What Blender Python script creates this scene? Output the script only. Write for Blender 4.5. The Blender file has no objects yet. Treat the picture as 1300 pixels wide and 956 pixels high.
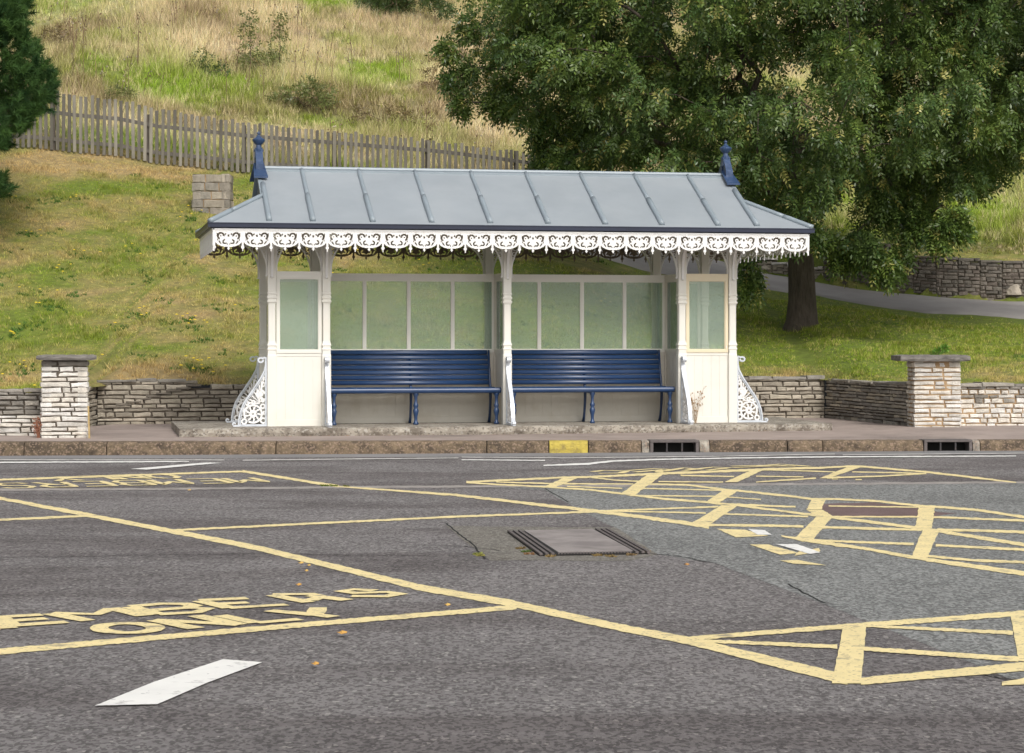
import bpy, math, random
import numpy as np
from mathutils import Vector, Matrix, noise as mnoise
random.seed(7); rng = np.random.default_rng(11)
S = bpy.context.scene
COL = S.collection
# ------------------------------------------------------------------ camera
F = 2693.0; CH = 1.32; HV = 427.0
cam = bpy.data.cameras.new('camera'); camo = bpy.data.objects.new('camera', cam); COL.objects.link(camo)
camo.location = (0, 0, CH); camo.rotation_euler = (math.radians(90), 0, 0)
cam.sensor_width = 36; cam.lens = F / 1300 * 36; cam.shift_y = -(478 - HV) / 1300
cam.clip_end = 600; cam.clip_start = .1
S.camera = camo
S.render.resolution_x = 1024; S.render.resolution_y = 753
# ------------------------------------------------------------------ world, sun, exposure
SUN_EL, SUN_ROT = math.radians(42), math.radians(158)
w = bpy.data.worlds.new('World'); S.world = w; w.use_nodes = True
nt = w.node_tree; bg = nt.nodes['Background']
sky = nt.nodes.new('ShaderNodeTexSky'); sky.sky_type = 'NISHITA'; sky.sun_disc = False
sky.sun_elevation = SUN_EL; sky.sun_rotation = SUN_ROT; sky.dust_density = 4; sky.air_density = 1.0
hs = nt.nodes.new('ShaderNodeHueSaturation'); hs.inputs['Saturation'].default_value = .22
nt.links.new(sky.outputs[0], hs.inputs['Color']); nt.links.new(hs.outputs[0], bg.inputs[0])
bg.inputs[1].default_value = .135
sl = bpy.data.lights.new('sun', 'SUN'); sl.energy = 1.45; sl.angle = math.radians(16); sl.color = (1, .955, .89)
so = bpy.data.objects.new('sun', sl); COL.objects.link(so)
sd = Vector((math.sin(SUN_ROT) * math.cos(SUN_EL), math.cos(SUN_ROT) * math.cos(SUN_EL), math.sin(SUN_EL)))
so.rotation_euler = sd.to_track_quat('Z', 'Y').to_euler()
so.location = (8, -10, 20)
S.view_settings.view_transform = 'Standard'; S.view_settings.look = 'None'
S.view_settings.exposure = .14; S.view_settings.gamma = 1
# ------------------------------------------------------------------ helpers
def tag(o, label=None, cat=None, group=None, kind=None):
    if label: o['label'] = label
    if cat: o['category'] = cat
    if group: o['group'] = group
    if kind: o['kind'] = kind
    return o
def empty(name, loc=(0, 0, 0), rz=0):
    o = bpy.data.objects.new(name, None); COL.objects.link(o); o.empty_display_size = .2
    o.location = loc; o.rotation_euler = (0, 0, rz); return o
def mk(name, V, Fc, mat, parent=None, col=None, smooth=False, loc=None):
    """V (n,3), Fc list of index tuples or an (m,k) array; col (n,3) per vertex"""
    me = bpy.data.meshes.new(name)
    V = np.asarray(V, dtype=np.float32)
    if isinstance(Fc, np.ndarray):
        m, k = Fc.shape
        me.vertices.add(len(V)); me.vertices.foreach_set('co', V.ravel())
        me.loops.add(m * k); me.loops.foreach_set('vertex_index', Fc.astype(np.int32).ravel())
        me.polygons.add(m); me.polygons.foreach_set('loop_start', np.arange(0, m * k, k, dtype=np.int32))
        me.update(calc_edges=True)
    else:
        me.from_pydata([tuple(map(float, v)) for v in V], [], Fc)
    if col is not None:
        a = me.color_attributes.new('Col', 'FLOAT_COLOR', 'POINT')
        c = np.ones((len(V), 4), dtype=np.float32); c[:, :3] = col
        a.data.foreach_set('color', c.ravel())
    if smooth: me.polygons.foreach_set('use_smooth', np.ones(len(me.polygons), dtype=bool))
    me.materials.append(mat); me.update()
    o = bpy.data.objects.new(name, me); COL.objects.link(o)
    if parent: o.parent = parent
    if loc is not None: o.location = loc
    return o
class MB:
    def __init__(s): s.v = []; s.f = []; s.c = []
    def add(s, vs, fs, c=None):
        n = len(s.v); s.v += [tuple(v) for v in vs]; s.f += [tuple(i + n for i in f) for f in fs]
        if c is not None: s.c += [tuple(c)] * len(vs)
    def box(s, x0, x1, y0, y1, z0, z1, c=None, b=0.0):
        if b <= 0:
            s.add([(x0,y0,z0),(x1,y0,z0),(x1,y1,z0),(x0,y1,z0),(x0,y0,z1),(x1,y0,z1),(x1,y1,z1),(x0,y1,z1)],
                  [(0,3,2,1),(4,5,6,7),(0,1,5,4),(1,2,6,5),(2,3,7,6),(3,0,4,7)], c); return
        # chamfered vertical profile
        s.loft([[(x0+b,y0+b,z0),(x1-b,y0+b,z0),(x1-b,y1-b,z0),(x0+b,y1-b,z0)],
                [(x0,y0,z0+b),(x1,y0,z0+b),(x1,y1,z0+b),(x0,y1,z0+b)],
                [(x0,y0,z1-b),(x1,y0,z1-b),(x1,y1,z1-b),(x0,y1,z1-b)],
                [(x0+b,y0+b,z1),(x1-b,y0+b,z1),(x1-b,y1-b,z1),(x0+b,y1-b,z1)]], c)
    def loft(s, rings, c=None, cap=True):
        n = len(rings[0]); vs = [p for r in rings for p in r]; fs = []
        for k in range(len(rings) - 1):
            for i in range(n):
                j = (i + 1) % n
                fs.append((k*n+i, k*n+j, (k+1)*n+j, (k+1)*n+i))
        if cap: fs.append(tuple(range(n))[::-1]); fs.append(tuple((len(rings)-1)*n+i for i in range(n)))
        s.add(vs, fs, c)
    def tube(s, pts, rads, n=6, c=None):
        rings = []; up = Vector((0, 0, 1)); prev = None
        P = [Vector(p) for p in pts]
        for i, p in enumerate(P):
            t = (P[min(i+1, len(P)-1)] - P[max(i-1, 0)])
            if t.length < 1e-6: t = Vector((0,0,1))
            t.normalize()
            if prev is None:
                a = t.cross(up)
                if a.length < .1: a = t.cross(Vector((1, 0, 0)))
            else: a = prev - t * prev.dot(t)
            a.normalize(); prev = a; b = t.cross(a); r = rads[i] if hasattr(rads, '__len__') else rads
            rings.append([p + (a * math.cos(q) + b * math.sin(q)) * r for q in [2*math.pi*k/n for k in range(n)]])
        s.loft(rings, c)
    def lathe(s, cx, cy, prof, n=12, c=None):
        s.loft([[(cx + r*math.cos(2*math.pi*k/n), cy + r*math.sin(2*math.pi*k/n), z) for k in range(n)] for z, r in prof], c)
    def ribbon(s, pts, wd, dep, to3, off=0):
        """flat casting: 2D polyline of width wd, thickness dep; to3(x, y, d) -> 3D"""
        n = len(pts); L = []; R = []
        for i, (x, y) in enumerate(pts):
            a = pts[max(i-1, 0)]; b = pts[min(i+1, n-1)]
            dx, dy = b[0]-a[0], b[1]-a[1]; l = math.hypot(dx, dy) or 1
            ww = (wd[i] if hasattr(wd, '__len__') else wd) / 2
            L.append((x - dy/l*ww, y + dx/l*ww)); R.append((x + dy/l*ww, y - dx/l*ww))
        vs = []
        for d in (-dep/2+off, dep/2+off):
            for p in L: vs.append(to3(p[0], p[1], d))
            for p in R: vs.append(to3(p[0], p[1], d))
        fs = []
        for i in range(n-1):
            fs += [(i, i+1, n+i+1, n+i), (2*n+i, 3*n+i, 3*n+i+1, 2*n+i+1), (i, 2*n+i, 2*n+i+1, i+1), (n+i, n+i+1, 3*n+i+1, 3*n+i)]
        fs += [(0, n, 3*n, 2*n), (n-1, 3*n-1, 4*n-1, 2*n-1)]
        s.add(vs, fs)
    def build(s, name, mat, parent=None, smooth=False):
        return mk(name, s.v, s.f, mat, parent, np.array(s.c) if len(s.c) == len(s.v) and s.c else None, smooth)
def vnoise(x, y, seed=0):
    x = np.asarray(x, float) + seed*17.31; y = np.asarray(y, float) - seed*9.7
    xi = np.floor(x).astype(int); yi = np.floor(y).astype(int); fx = x - xi; fy = y - yi
    fx = fx*fx*(3-2*fx); fy = fy*fy*(3-2*fy)
    def h(a, b):
        n = (a*374761393 + b*668265263 + seed*982451653) & 0x7fffffff
        n = ((n ^ (n >> 13)) * 1274126177) & 0x7fffffff
        return ((n ^ (n >> 16)) & 0xffff) / 65535.0
    return (h(xi,yi)*(1-fx)+h(xi+1,yi)*fx)*(1-fy) + (h(xi,yi+1)*(1-fx)+h(xi+1,yi+1)*fx)*fy
def fbm(x, y, seed=0, o=4):
    t = 0; a = .5; s = 0
    for k in range(o): t = t + a*vnoise(np.asarray(x)*2**k, np.asarray(y)*2**k, seed+k); s += a; a *= .5
    return t / s
# ------------------------------------------------------------------ materials
def material(name, base=(.5,.5,.5), rough=.7, var=.0, scale=6, bump=0., bscale=40, attr=False, metal=0, spec=.5,
             stain=None, stscale=2., stamt=.5, stretch=None, speck=None, bdist=.01, stlo=.5, sthi=.68):
    m = bpy.data.materials.new(name); m.use_nodes = True; n = m.node_tree; N = n.nodes; L = n.links
    p = N['Principled BSDF']; p.inputs['Roughness'].default_value = rough; p.inputs['Metallic'].default_value = metal
    p.inputs['Specular IOR Level'].default_value = spec
    tc = N.new('ShaderNodeTexCoord'); co = tc.outputs['Object']
    if stretch:
        mp = N.new('ShaderNodeMapping'); mp.inputs['Scale'].default_value = stretch; L.new(co, mp.inputs[0]); co = mp.outputs[0]
    if attr:
        a = N.new('ShaderNodeAttribute'); a.attribute_name = 'Col'; c = a.outputs['Color']
    else:
        r = N.new('ShaderNodeRGB'); r.outputs[0].default_value = (*base, 1); c = r.outputs[0]
    def noise(sc, det=5, rg=.6):
        t = N.new('ShaderNodeTexNoise'); t.inputs['Scale'].default_value = sc; t.inputs['Detail'].default_value = det
        t.inputs['Roughness'].default_value = rg; L.new(co, t.inputs['Vector']); return t.outputs['Fac']
    if var:
        mr = N.new('ShaderNodeMapRange'); L.new(noise(scale), mr.inputs[0]); mr.inputs[1].default_value = .3; mr.inputs[2].default_value = .7
        mr.inputs[3].default_value = 1-var; mr.inputs[4].default_value = 1+var
        mx = N.new('ShaderNodeVectorMath'); mx.operation = 'SCALE'; L.new(c, mx.inputs[0]); L.new(mr.outputs[0], mx.inputs['Scale']); c = mx.outputs[0]
    if stain:
        mr = N.new('ShaderNodeMapRange'); L.new(noise(stscale, 8, .65), mr.inputs[0]); mr.inputs[1].default_value = stlo; mr.inputs[2].default_value = sthi
        mr.inputs[4].default_value = stamt
        mx = N.new('ShaderNodeMix'); mx.data_type = 'RGBA'; L.new(mr.outputs[0], mx.inputs[0]); L.new(c, mx.inputs[6]); mx.inputs[7].default_value = (*stain, 1); c = mx.outputs[2]
    if speck:
        for (sc, th, colr, am) in speck:
            v = N.new('ShaderNodeTexVoronoi'); v.inputs['Scale'].default_value = sc; L.new(co, v.inputs['Vector'])
            sp = N.new('ShaderNodeSeparateColor'); L.new(v.outputs['Color'], sp.inputs[0])
            g = N.new('ShaderNodeMath'); g.operation = 'GREATER_THAN'; g.inputs[1].default_value = th; L.new(sp.outputs[0], g.inputs[0])
            g2 = N.new('ShaderNodeMath'); g2.operation = 'MULTIPLY'; g2.inputs[1].default_value = am; L.new(g.outputs[0], g2.inputs[0])
            mx = N.new('ShaderNodeMix'); mx.data_type = 'RGBA'; L.new(g2.outputs[0], mx.inputs[0]); L.new(c, mx.inputs[6]); mx.inputs[7].default_value = (*colr, 1); c = mx.outputs[2]
    L.new(c, p.inputs['Base Color'])
    if bump:
        b = N.new('ShaderNodeBump'); b.inputs['Strength'].default_value = bump; b.inputs['Distance'].default_value = bdist
        L.new(noise(bscale, 6, .7), b.inputs['Height']); L.new(b.outputs[0], p.inputs['Normal'])
    return m
def leafmat(name, trans=.25, rough=.5, spec=.3):
    m = material(name, attr=True, rough=rough, spec=spec); n = m.node_tree; N = n.nodes; L = n.links
    p = N['Principled BSDF']; t = N.new('ShaderNodeBsdfTranslucent'); a = [x for x in N if x.bl_idname == 'ShaderNodeAttribute'][0]
    L.new(a.outputs['Color'], t.inputs[0]); mx = N.new('ShaderNodeMixShader'); mx.inputs[0].default_value = trans
    L.new(p.outputs[0], mx.inputs[1]); L.new(t.outputs[0], mx.inputs[2]); L.new(mx.outputs[0], N['Material Output'].inputs[0]); return m
M = {}
M['asphalt'] = material('asphalt', (.262,.245,.241), .9, var=.16, scale=1.1, bump=1., bscale=60, bdist=.02, stain=(.15,.135,.133), stscale=.5, stamt=.5,
    speck=[(60,.66,(.33,.31,.30),.55),(75,.64,(.07,.06,.06),.6),(42,.82,(.08,.07,.07),.4),(70,.975,(.5,.47,.44),.7)], stretch=(1,.6,1))
def bands(m, dark, amt):
    N = m.node_tree.nodes; L = m.node_tree.links; p = N['Principled BSDF']; src = p.inputs['Base Color'].links[0].from_socket
    tc = N.new('ShaderNodeTexCoord'); mp = N.new('ShaderNodeMapping'); mp.inputs['Scale'].default_value = (.22, .6, 1); mp.inputs['Rotation'].default_value = (0, 0, .45)
    n = N.new('ShaderNodeTexNoise'); n.inputs['Scale'].default_value = 1.6; n.inputs['Detail'].default_value = 5; n.inputs['Distortion'].default_value = .6
    mr = N.new('ShaderNodeMapRange'); mr.inputs[1].default_value = .46; mr.inputs[2].default_value = .62; mr.inputs[4].default_value = amt
    mx = N.new('ShaderNodeMix'); mx.data_type = 'RGBA'; mx.blend_type = 'MULTIPLY'; mx.inputs[7].default_value = (*dark, 1)
    L.new(tc.outputs['Object'], mp.inputs[0]); L.new(mp.outputs[0], n.inputs[0]); L.new(n.outputs[0], mr.inputs[0]); L.new(mr.outputs[0], mx.inputs[0]); L.new(src, mx.inputs[6]); L.new(mx.outputs[2], p.inputs['Base Color'])
bands(M['asphalt'], (.6,.565,.565), .8)
M['patch_asphalt'] = material('patch_asphalt', (.25,.256,.248), .9, var=.14, scale=1.3, bump=.6, bscale=80, bdist=.012, stain=(.13,.132,.127), stscale=.7, stamt=.5,
    speck=[(60,.66,(.38,.38,.36),.55),(75,.64,(.07,.07,.068),.65),(45,.8,(.1,.1,.098),.5)], stretch=(1,.6,1))
M['red_patch'] = material('red_patch', (.16,.105,.10), .9, var=.2, scale=4, bump=.6, bscale=70, speck=[(90,.8,(.2,.15,.14),.6)])
M['old_patch'] = material('old_patch', (.19,.175,.15), .95, var=.3, scale=6, bump=.9, bscale=50, bdist=.02, stain=(.085,.07,.055), stscale=6, stamt=.8,
    speck=[(80,.7,(.36,.34,.3),.7)])
M['seam'] = material('seam', (.34,.31,.285), .9, var=.25, scale=5, bump=.4, bscale=60, stain=(.17,.155,.15), stscale=4, stamt=.7)
M['gutter'] = material('gutter', (.24,.235,.235), .85, var=.2, scale=3, bump=.4, bscale=60, stretch=(.15,1,1))
M['yellow'] = material('yellow', (.84,.70,.36), .8, var=.09, scale=5, bump=.3, bscale=90, stain=(.30,.26,.19), stscale=7, stamt=.85, stlo=.57, sthi=.68,
    speck=[(90,.93,(.3,.25,.17),.6)])
M['white_line'] = material('white_line', (.84,.83,.79), .8, var=.06, scale=4, bump=.3, bscale=90, stain=(.35,.33,.32), stscale=6, stamt=.8, stlo=.58, sthi=.68, speck=[(70,.985,(.4,.39,.38),.6)])
M['dusty_line'] = material('dusty_line', (.6,.58,.55), .8, var=.15, scale=4, bump=.3, bscale=90, stain=(.25,.24,.23), stscale=5, stamt=.7)
M['pavement'] = material('pavement', (.37,.30,.265), .92, var=.15, scale=2, bump=.5, bscale=70, stain=(.13,.11,.1), stscale=.9, stamt=.55, speck=[(80,.8,(.36,.3,.27),.5)])
M['kerbstone'] = material('kerbstone', attr=True, rough=.9, var=.35, scale=14, bump=1., bscale=30, bdist=.025, stain=(.06,.045,.035), stscale=9, stamt=.75, stlo=.46, sthi=.62, speck=[(60,.78,(.42,.3,.22),.45)])
M['yellow_kerb'] = material('yellow_kerb', (.56,.44,.09), .85, var=.2, scale=10, bump=.9, bscale=30, bdist=.02, stain=(.22,.17,.08), stscale=9, stamt=.7)
M['platform'] = material('platform', (.40,.36,.30), .92, var=.2, scale=3, bump=.9, bscale=30, bdist=.02, stain=(.14,.115,.09), stscale=5, stamt=.75, stlo=.45, sthi=.62, speck=[(45,.85,(.5,.47,.42),.6),(50,.82,(.12,.1,.08),.6)])
M['stone'] = material('stone', attr=True, rough=.9, var=.22, scale=9, bump=.9, bscale=22, bdist=.02, stain=(.24,.21,.175), stscale=7, stamt=.3)
M['stone_core'] = material('stone_core', (.11,.09,.07), .95, var=.3, scale=10, bump=.6)
M['grey_mortar'] = material('grey_mortar', (.30,.27,.23), .95, var=.25, scale=12, bump=.6)
M['mortar'] = material('mortar', (.44,.30,.17), .95, var=.25, scale=12, bump=.6, stain=(.16,.12,.08), stscale=6, stamt=.7)
M['cap_stone'] = material('cap_stone', (.27,.25,.225), .9, var=.3, scale=6, bump=1, bscale=25, bdist=.025, stain=(.09,.085,.075), stscale=7, stamt=.8, stretch=(1,1,4))
M['cream'] = material('cream', (.81,.79,.72), .45, var=.025, scale=2, bump=.05, bscale=60, stain=(.70,.65,.53), stscale=1.7, stamt=.3)
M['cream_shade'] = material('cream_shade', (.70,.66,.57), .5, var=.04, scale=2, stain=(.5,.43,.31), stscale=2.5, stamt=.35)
M['cream_warm'] = material('cream_warm', (.80,.70,.50), .5, var=.03, scale=3)
M['white_iron'] = material('white_iron', (.86,.85,.83), .42, var=.03, scale=6, stain=(.5,.42,.34), stscale=9, stamt=.5, stlo=.6, sthi=.75)
M['silver_iron'] = material('silver_iron', (.66,.70,.75), .35, var=.06, scale=8, metal=.15, bump=.1, bscale=80, stain=(.35,.36,.38), stscale=12, stamt=.5)
M['navy'] = material('navy', (.017,.05,.135), .33, var=.15, scale=3, bump=.08, bscale=70, spec=.6, stain=(.09,.12,.2), stscale=5, stamt=.35, stretch=(.3,1,1))
M['finial_blue'] = material('finial_blue', (.026,.058,.135), .4, var=.15, scale=8, stain=(.16,.2,.3), stscale=9, stamt=.4)
M['gutter_navy'] = material('gutter_navy', (.018,.024,.05), .35, var=.2, scale=2, spec=.5)
M['lead'] = material('lead', (.30,.333,.36), .42, var=.06, scale=1.3, bump=.12, bscale=5, bdist=.01, metal=.0, stain=(.38,.41,.43), stscale=1.6, stamt=.5, stlo=.42, sthi=.7)
M['lead_roll'] = material('lead_roll', (.27,.318,.352), .38, var=.07, scale=3)
M['iron_dark'] = material('iron_dark', (.045,.04,.042), .55, var=.3, scale=12, stain=(.13,.07,.045), stscale=12, stamt=.5)
M['iron_grey'] = material('iron_grey', (.13,.11,.105), .7, var=.25, scale=12, bump=.3)
M['lid'] = material('lid', (.33,.295,.28), .75, var=.1, scale=3, bump=.35, bscale=60, stain=(.16,.14,.135), stscale=2.3, stamt=.7, stlo=.42, sthi=.6)
M['black'] = material('black', (.012,.011,.01), .9)
M['wood_fence'] = material('wood_fence', attr=True, rough=.9, var=.22, scale=5, bump=.4, bscale=30, stretch=(3,3,.4), stain=(.13,.12,.10), stscale=3, stamt=.5)
M['bark'] = material('bark', (.13,.105,.08), .95, var=.35, scale=7, bump=1, bscale=12, bdist=.06, stretch=(2.5,2.5,.5), stain=(.05,.04,.032), stscale=9, stamt=.7)
M['twig'] = material('twig', (.13,.095,.06), .9, var=.2)
M['path'] = material('path', (.36,.335,.315), .95, var=.12, scale=1.2, bump=.5, bscale=50, stain=(.27,.25,.235), stscale=.8, stamt=.6)
M['soil'] = material('soil', attr=True, rough=1, var=.3, scale=7, bump=.8, bscale=14, bdist=.05)
M['grass'] = leafmat('grass', .2, .7, .15); M['leaf'] = leafmat('leaf', .25, .38, .5); M['pine'] = leafmat('pine', .08, .6, .2)
M['petal'] = material('petal', (.85,.62,.02), .6)
def glassmat():
    m = bpy.data.materials.new('glass'); m.use_nodes = True; n = m.node_tree; N = n.nodes; L = n.links; N.clear()
    o = N.new('ShaderNodeOutputMaterial'); t = N.new('ShaderNodeBsdfTransparent'); t.inputs[0].default_value = (.94,.97,.91,1)
    d = N.new('ShaderNodeBsdfDiffuse'); d.inputs[0].default_value = (.60,.72,.63,1)
    g = N.new('ShaderNodeBsdfGlossy'); g.inputs['Roughness'].default_value = .08; g.inputs[0].default_value = (.9,1,.95,1)
    m1 = N.new('ShaderNodeMixShader'); tc = N.new('ShaderNodeTexCoord'); no = N.new('ShaderNodeTexNoise'); no.inputs['Scale'].default_value = 2.2; no.inputs['Detail'].default_value = 6
    L.new(tc.outputs['Object'], no.inputs[0]); mr = N.new('ShaderNodeMapRange'); mr.inputs[1].default_value = .3; mr.inputs[2].default_value = .7; mr.inputs[3].default_value = .22; mr.inputs[4].default_value = .33
    L.new(no.outputs[0], mr.inputs[0]); L.new(mr.outputs[0], m1.inputs[0]); L.new(t.outputs[0], m1.inputs[1]); L.new(d.outputs[0], m1.inputs[2])
    m2 = N.new('ShaderNodeMixShader'); fr = N.new('ShaderNodeFresnel'); fr.inputs[0].default_value = 1.5; L.new(fr.outputs[0], m2.inputs[0])
    L.new(m1.outputs[0], m2.inputs[1]); L.new(g.outputs[0], m2.inputs[2]); L.new(m2.outputs[0], o.inputs[0]); return m
M['glass'] = glassmat()
# ------------------------------------------------------------------ ground plan
def G(u, v):                      # picture point -> point on the flat road
    Z = F * CH / (v - HV); return ((u - 650) / F * Z, Z)
def kerbY(x): return 23.94 + .09 * np.asarray(x)
def wallY(x):                     # line where the lawn meets the low walls
    return np.interp(x, [-60,-5.75,-5.35,4.4,5.05,5.7,12,60], [24.85,24.85,27.75,29.95,27.5,27.35,28.4,34])
def hollow(x): return np.interp(x, [-9.0,-7.4,-6.7,-5.1,-3.3,-1.65,.6,2.5,5,9,20], [4.98,4.76,4.58,4.34,4.14,3.98,3.68,2.85,2.32,2.08,2.0])
FARX = [-3,-1,.9,2.5,4.4,5.4,6.5,7.7,9.2,12]; FARY = [44.3,43.7,42.9,42.2,41.6,40.8,39.6,39.0,38.9,38.8]
def rise(x): return np.interp(x, [3.0,3.6,5.6,6.3,9], [0,.2,.25,.72,.70])
def terr(x, y):
    x = np.asarray(x, float); y = np.asarray(y, float)
    y0 = np.maximum(wallY(x), 28.0 + .2*(x+5) * ((x > -5.4) & (x < 4.4))); y0 = np.maximum(wallY(x), 28.05 + .2*(np.clip(x, -5.4, 4.4)+5)*np.clip((4.6-x)/.4, 0, 1)*np.clip((x+5.9)/1.0, 0, 1))
    z40 = hollow(x); base = .68
    t = (y - y0) / (40 - y0)
    z = np.where(y < y0, base - .02*(y0-y), base + (z40 - base) * np.clip(t, 0, 1))
    s = np.interp(x, [-9, 1, 5, 12], [.37, .36, .36, .34])
    z = z + np.maximum(0, y - 40) * s
    fy = np.interp(x, FARX, FARY)
    cut = np.interp(x, [-3,.5,2.5], [0,.6,1])
    over = np.clip(y - 40, 0, None)
    z = np.where((y > 40) & (y < fy + .05), z - over*s*.55*cut, z)
    z = np.where(y >= fy + .05, z + rise(x) * np.clip((y - fy - .05) / .35, 0, 1) * cut - (fy - 40).clip(0)*s*.55*cut*np.clip(1-(y-fy)/6, 0, 1), z)
    bm = np.clip((y - 29) / 4, 0, 1)
    z = z + bm * (.10 * (fbm(x*.35, y*.35, 3) - .5) + np.clip((y-41)/4, 0, 1) * .9 * (fbm(x*.25, y*.25, 5) - .5))
    return z
def proj(x, y, z): return 650 + F * x / y, HV - F * (z - CH) / y
def hit(u, v):                    # picture point -> point on the terrain
    y = np.arange(25, 90, .05); x = (u - 650) / F * y; zr = CH + (HV - v) / F * y; zt = terr(x, y)
    k = np.argmax((zt >= zr) & (y > wallY(x))); return float(x[k]), float(y[k]), float(zt[k])
# lawn and hill ground sheet
def sheet(name, x0, x1, nx, yfun0, y1, ny, mat, colfun, pw=1.0, zoff=0):
    xs = np.linspace(x0, x1, nx); V = []; 
    X = np.repeat(xs[None, :], ny, 0); T = (np.linspace(0, 1, ny) ** pw)[:, None]
    Y0 = yfun0(X[:1]); Y = Y0 + (y1 - Y0) * T; Z = terr(X, Y) + zoff
    V = np.stack([X.ravel(), Y.ravel(), Z.ravel()], 1)
    i = np.arange(ny-1)[:, None] * nx + np.arange(nx-1)[None, :]; i = i.ravel()
    Fq = np.stack([i, i+1, i+nx+1, i+nx], 1)
    return mk(name, V, Fq, mat, col=colfun(V[:, 0], V[:, 1], V[:, 2]), smooth=True)
STRAW = np.array([.72,.56,.25]); GREEN = np.array([.33,.385,.05]); BROWN = np.array([.47,.31,.14]); LUSH = np.array([.19,.34,.04]); HSTRAW = np.array([.69,.565,.36]); DARKG = np.array([.06,.115,.022])
def spotsum(u, v, L):
    t = np.zeros_like(u)
    for (a, b, ra, rb, k) in L: t = t + k * np.exp(-((u-a)/ra)**2 - ((v-b)/rb)**2)
    return t
DRY = [(110,205,110,16,.7),(230,215,70,14,.6),(150,262,160,18,.3),(60,290,60,20,.35),(230,478,110,14,.9),(30,480,40,12,.4),(250,330,40,12,.3),
       (1000,476,120,10,.4),(1270,470,60,12,.6),(90,375,80,12,.3),(230,400,60,14,.25)]
WET = [(1150,430,200,60,.35),(150,238,90,9,.9),(60,300,70,16,.6),(40,410,60,30,.4),(1050,410,220,50,.6),(950,400,80,40,.5),(480,400,150,60,.25),(700,380,150,50,.7),(120,430,60,14,.4),(680,440,100,40,.3)]
HG = [(250,112,75,14,1.),(130,100,55,14,.5),(470,95,50,20,1.1),(430,55,40,10,.6),(520,120,30,16,.6),(405,15,25,14,.6),(330,70,26,20,.5),(110,70,30,8,.4),(520,80,30,20,.4),(1060,260,60,30,.5),(1240,285,60,30,.7)]
HB = [(70,60,26,34,.7),(390,125,45,16,.8),(500,150,60,10,.5),(560,130,60,24,.5),(470,135,30,14,.5),(130,28,40,16,.45),(250,30,50,12,.3)]
HS = [(270,60,110,25,.6),(470,25,60,18,.6),(170,15,90,20,.4),(590,140,60,24,.8),(350,35,50,30,.4),(640,160,40,20,.6)]
def lawncol(x, y, z):
    u, v = proj(x, y, z)
    d = .36 + 1.2*(fbm(x*.9, y*.9, 21) - .48) + 1.3*(fbm(x*3.6, y*3.6, 22) - .5) + spotsum(u, v, DRY) - spotsum(u, v, WET)
    d = np.where(u > 900, d - .12, d)
    d = np.clip(d, 0, 1)[:, None]
    g = fbm(x*2, y*2, 23)[:, None]
    c = .93* (GREEN*(1-g*.6) + LUSH*g*.6) * (1-d) + (STRAW*.55 + BROWN*.45) * d
    return c
def hillcol(x, y, z):
    u, v = proj(x, y, z)
    n1 = fbm(x*.35, y*.35, 31); n2 = fbm(x*1.3, y*1.3, 32)
    g = np.clip(.42 + .8*np.clip((42.0-y)/1.0, 0, 1) + 1.8*(n1-.5) + 1.1*(n2-.5) + spotsum(u, v, HG) - spotsum(u, v, HS), 0, 1)[:, None]
    b = np.clip(.2 + 2.0*(fbm(x*.7, y*.7, 33)-.5) + spotsum(u, v, HB), 0, .85)[:, None]
    c = (HSTRAW*1.1*(1-g) + (GREEN*.5+LUSH*.5)*1.15*g)
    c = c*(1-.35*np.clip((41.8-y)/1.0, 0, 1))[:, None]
    return c*(1-b) + np.array([.26,.19,.10])*b
def groundcol(x, y, z):
    hl = np.clip((y - 40.2)/.6, 0, 1)[:, None]
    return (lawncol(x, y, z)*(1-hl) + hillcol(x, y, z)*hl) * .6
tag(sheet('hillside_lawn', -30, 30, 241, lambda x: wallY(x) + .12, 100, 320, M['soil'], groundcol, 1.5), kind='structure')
def flat(name, pts, z, mat, sub=1):
    o = mk(name, [(x, y, z(x, y) if callable(z) else z) for x, y in pts], [tuple(range(len(pts)))], mat); return o
# far ground under everything, road
tag(flat('ground', [(-300,-200),(300,-200),(300,400),(-300,400)], -.25, M['soil']), kind='structure')
tag(flat('road', [(-120,-30),(120,-30),(120,kerbY(120)+.1),(-120,kerbY(-120)+.1)], 0, M['asphalt']), kind='structure')
def kz(x): return .137 - .0025 * np.clip(x, -7, 7)
V = []; Fq = []
xs = np.linspace(-40, 40, 161)
for i, x in enumerate(xs):
    ky = kerbY(x) + .2; wy = float(wallY(x)) + .3
    V += [(x, ky, kz(x) - .003), (x, (ky+wy)/2, .16 + .03*np.clip(x/6, 0, 1)), (x, wy, .17)]
    if i: a = 3*(i-1); Fq += [(a, a+3, a+4, a+1), (a+1, a+4, a+5, a+2)]
tag(mk('pavement', V, Fq, M['pavement'], smooth=True), kind='structure')
# kerb: separate granite stones in one run, gaps left for the gullies
kb = MB(); yel = MB()
def kx(u, v=566): # world x of a picture column at the kerb face
    x = 0
    for _ in range(6): x = (u-650)/F*float(kerbY(x))
    return x
joints = [-700,-560,-400,-260,-120,30,135,350,618,697,747,825,888,1000,1045,1173,1235,1330,1480,1620,1760,1900]
skip = {(825,888),(1173,1235)}
def kerbrow(m, x0, x1, c=None, rough=.006):
    n = max(2, int((x1-x0)/.06)); rings = []
    for i in range(n+1):
        x = x0 + (x1-x0)*i/n; y = float(kerbY(x)); h = float(kz(x)); e = .012 if i in (0, n) else 0
        j = lambda: random.uniform(-rough, rough)
        rings.append([(x, y+.22, -.05), (x, y+e+j()*.6, -.05), (x, y+.004+e+j(), .05), (x, y+.012+e+j(), h-.035+j()), (x, y+.035+e, h-.008+j()-e*.4), (x, y+.07, h+j()*.3-e*.4), (x, y+.22, h+j()*.3)])
    m.loft(rings, c)
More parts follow.
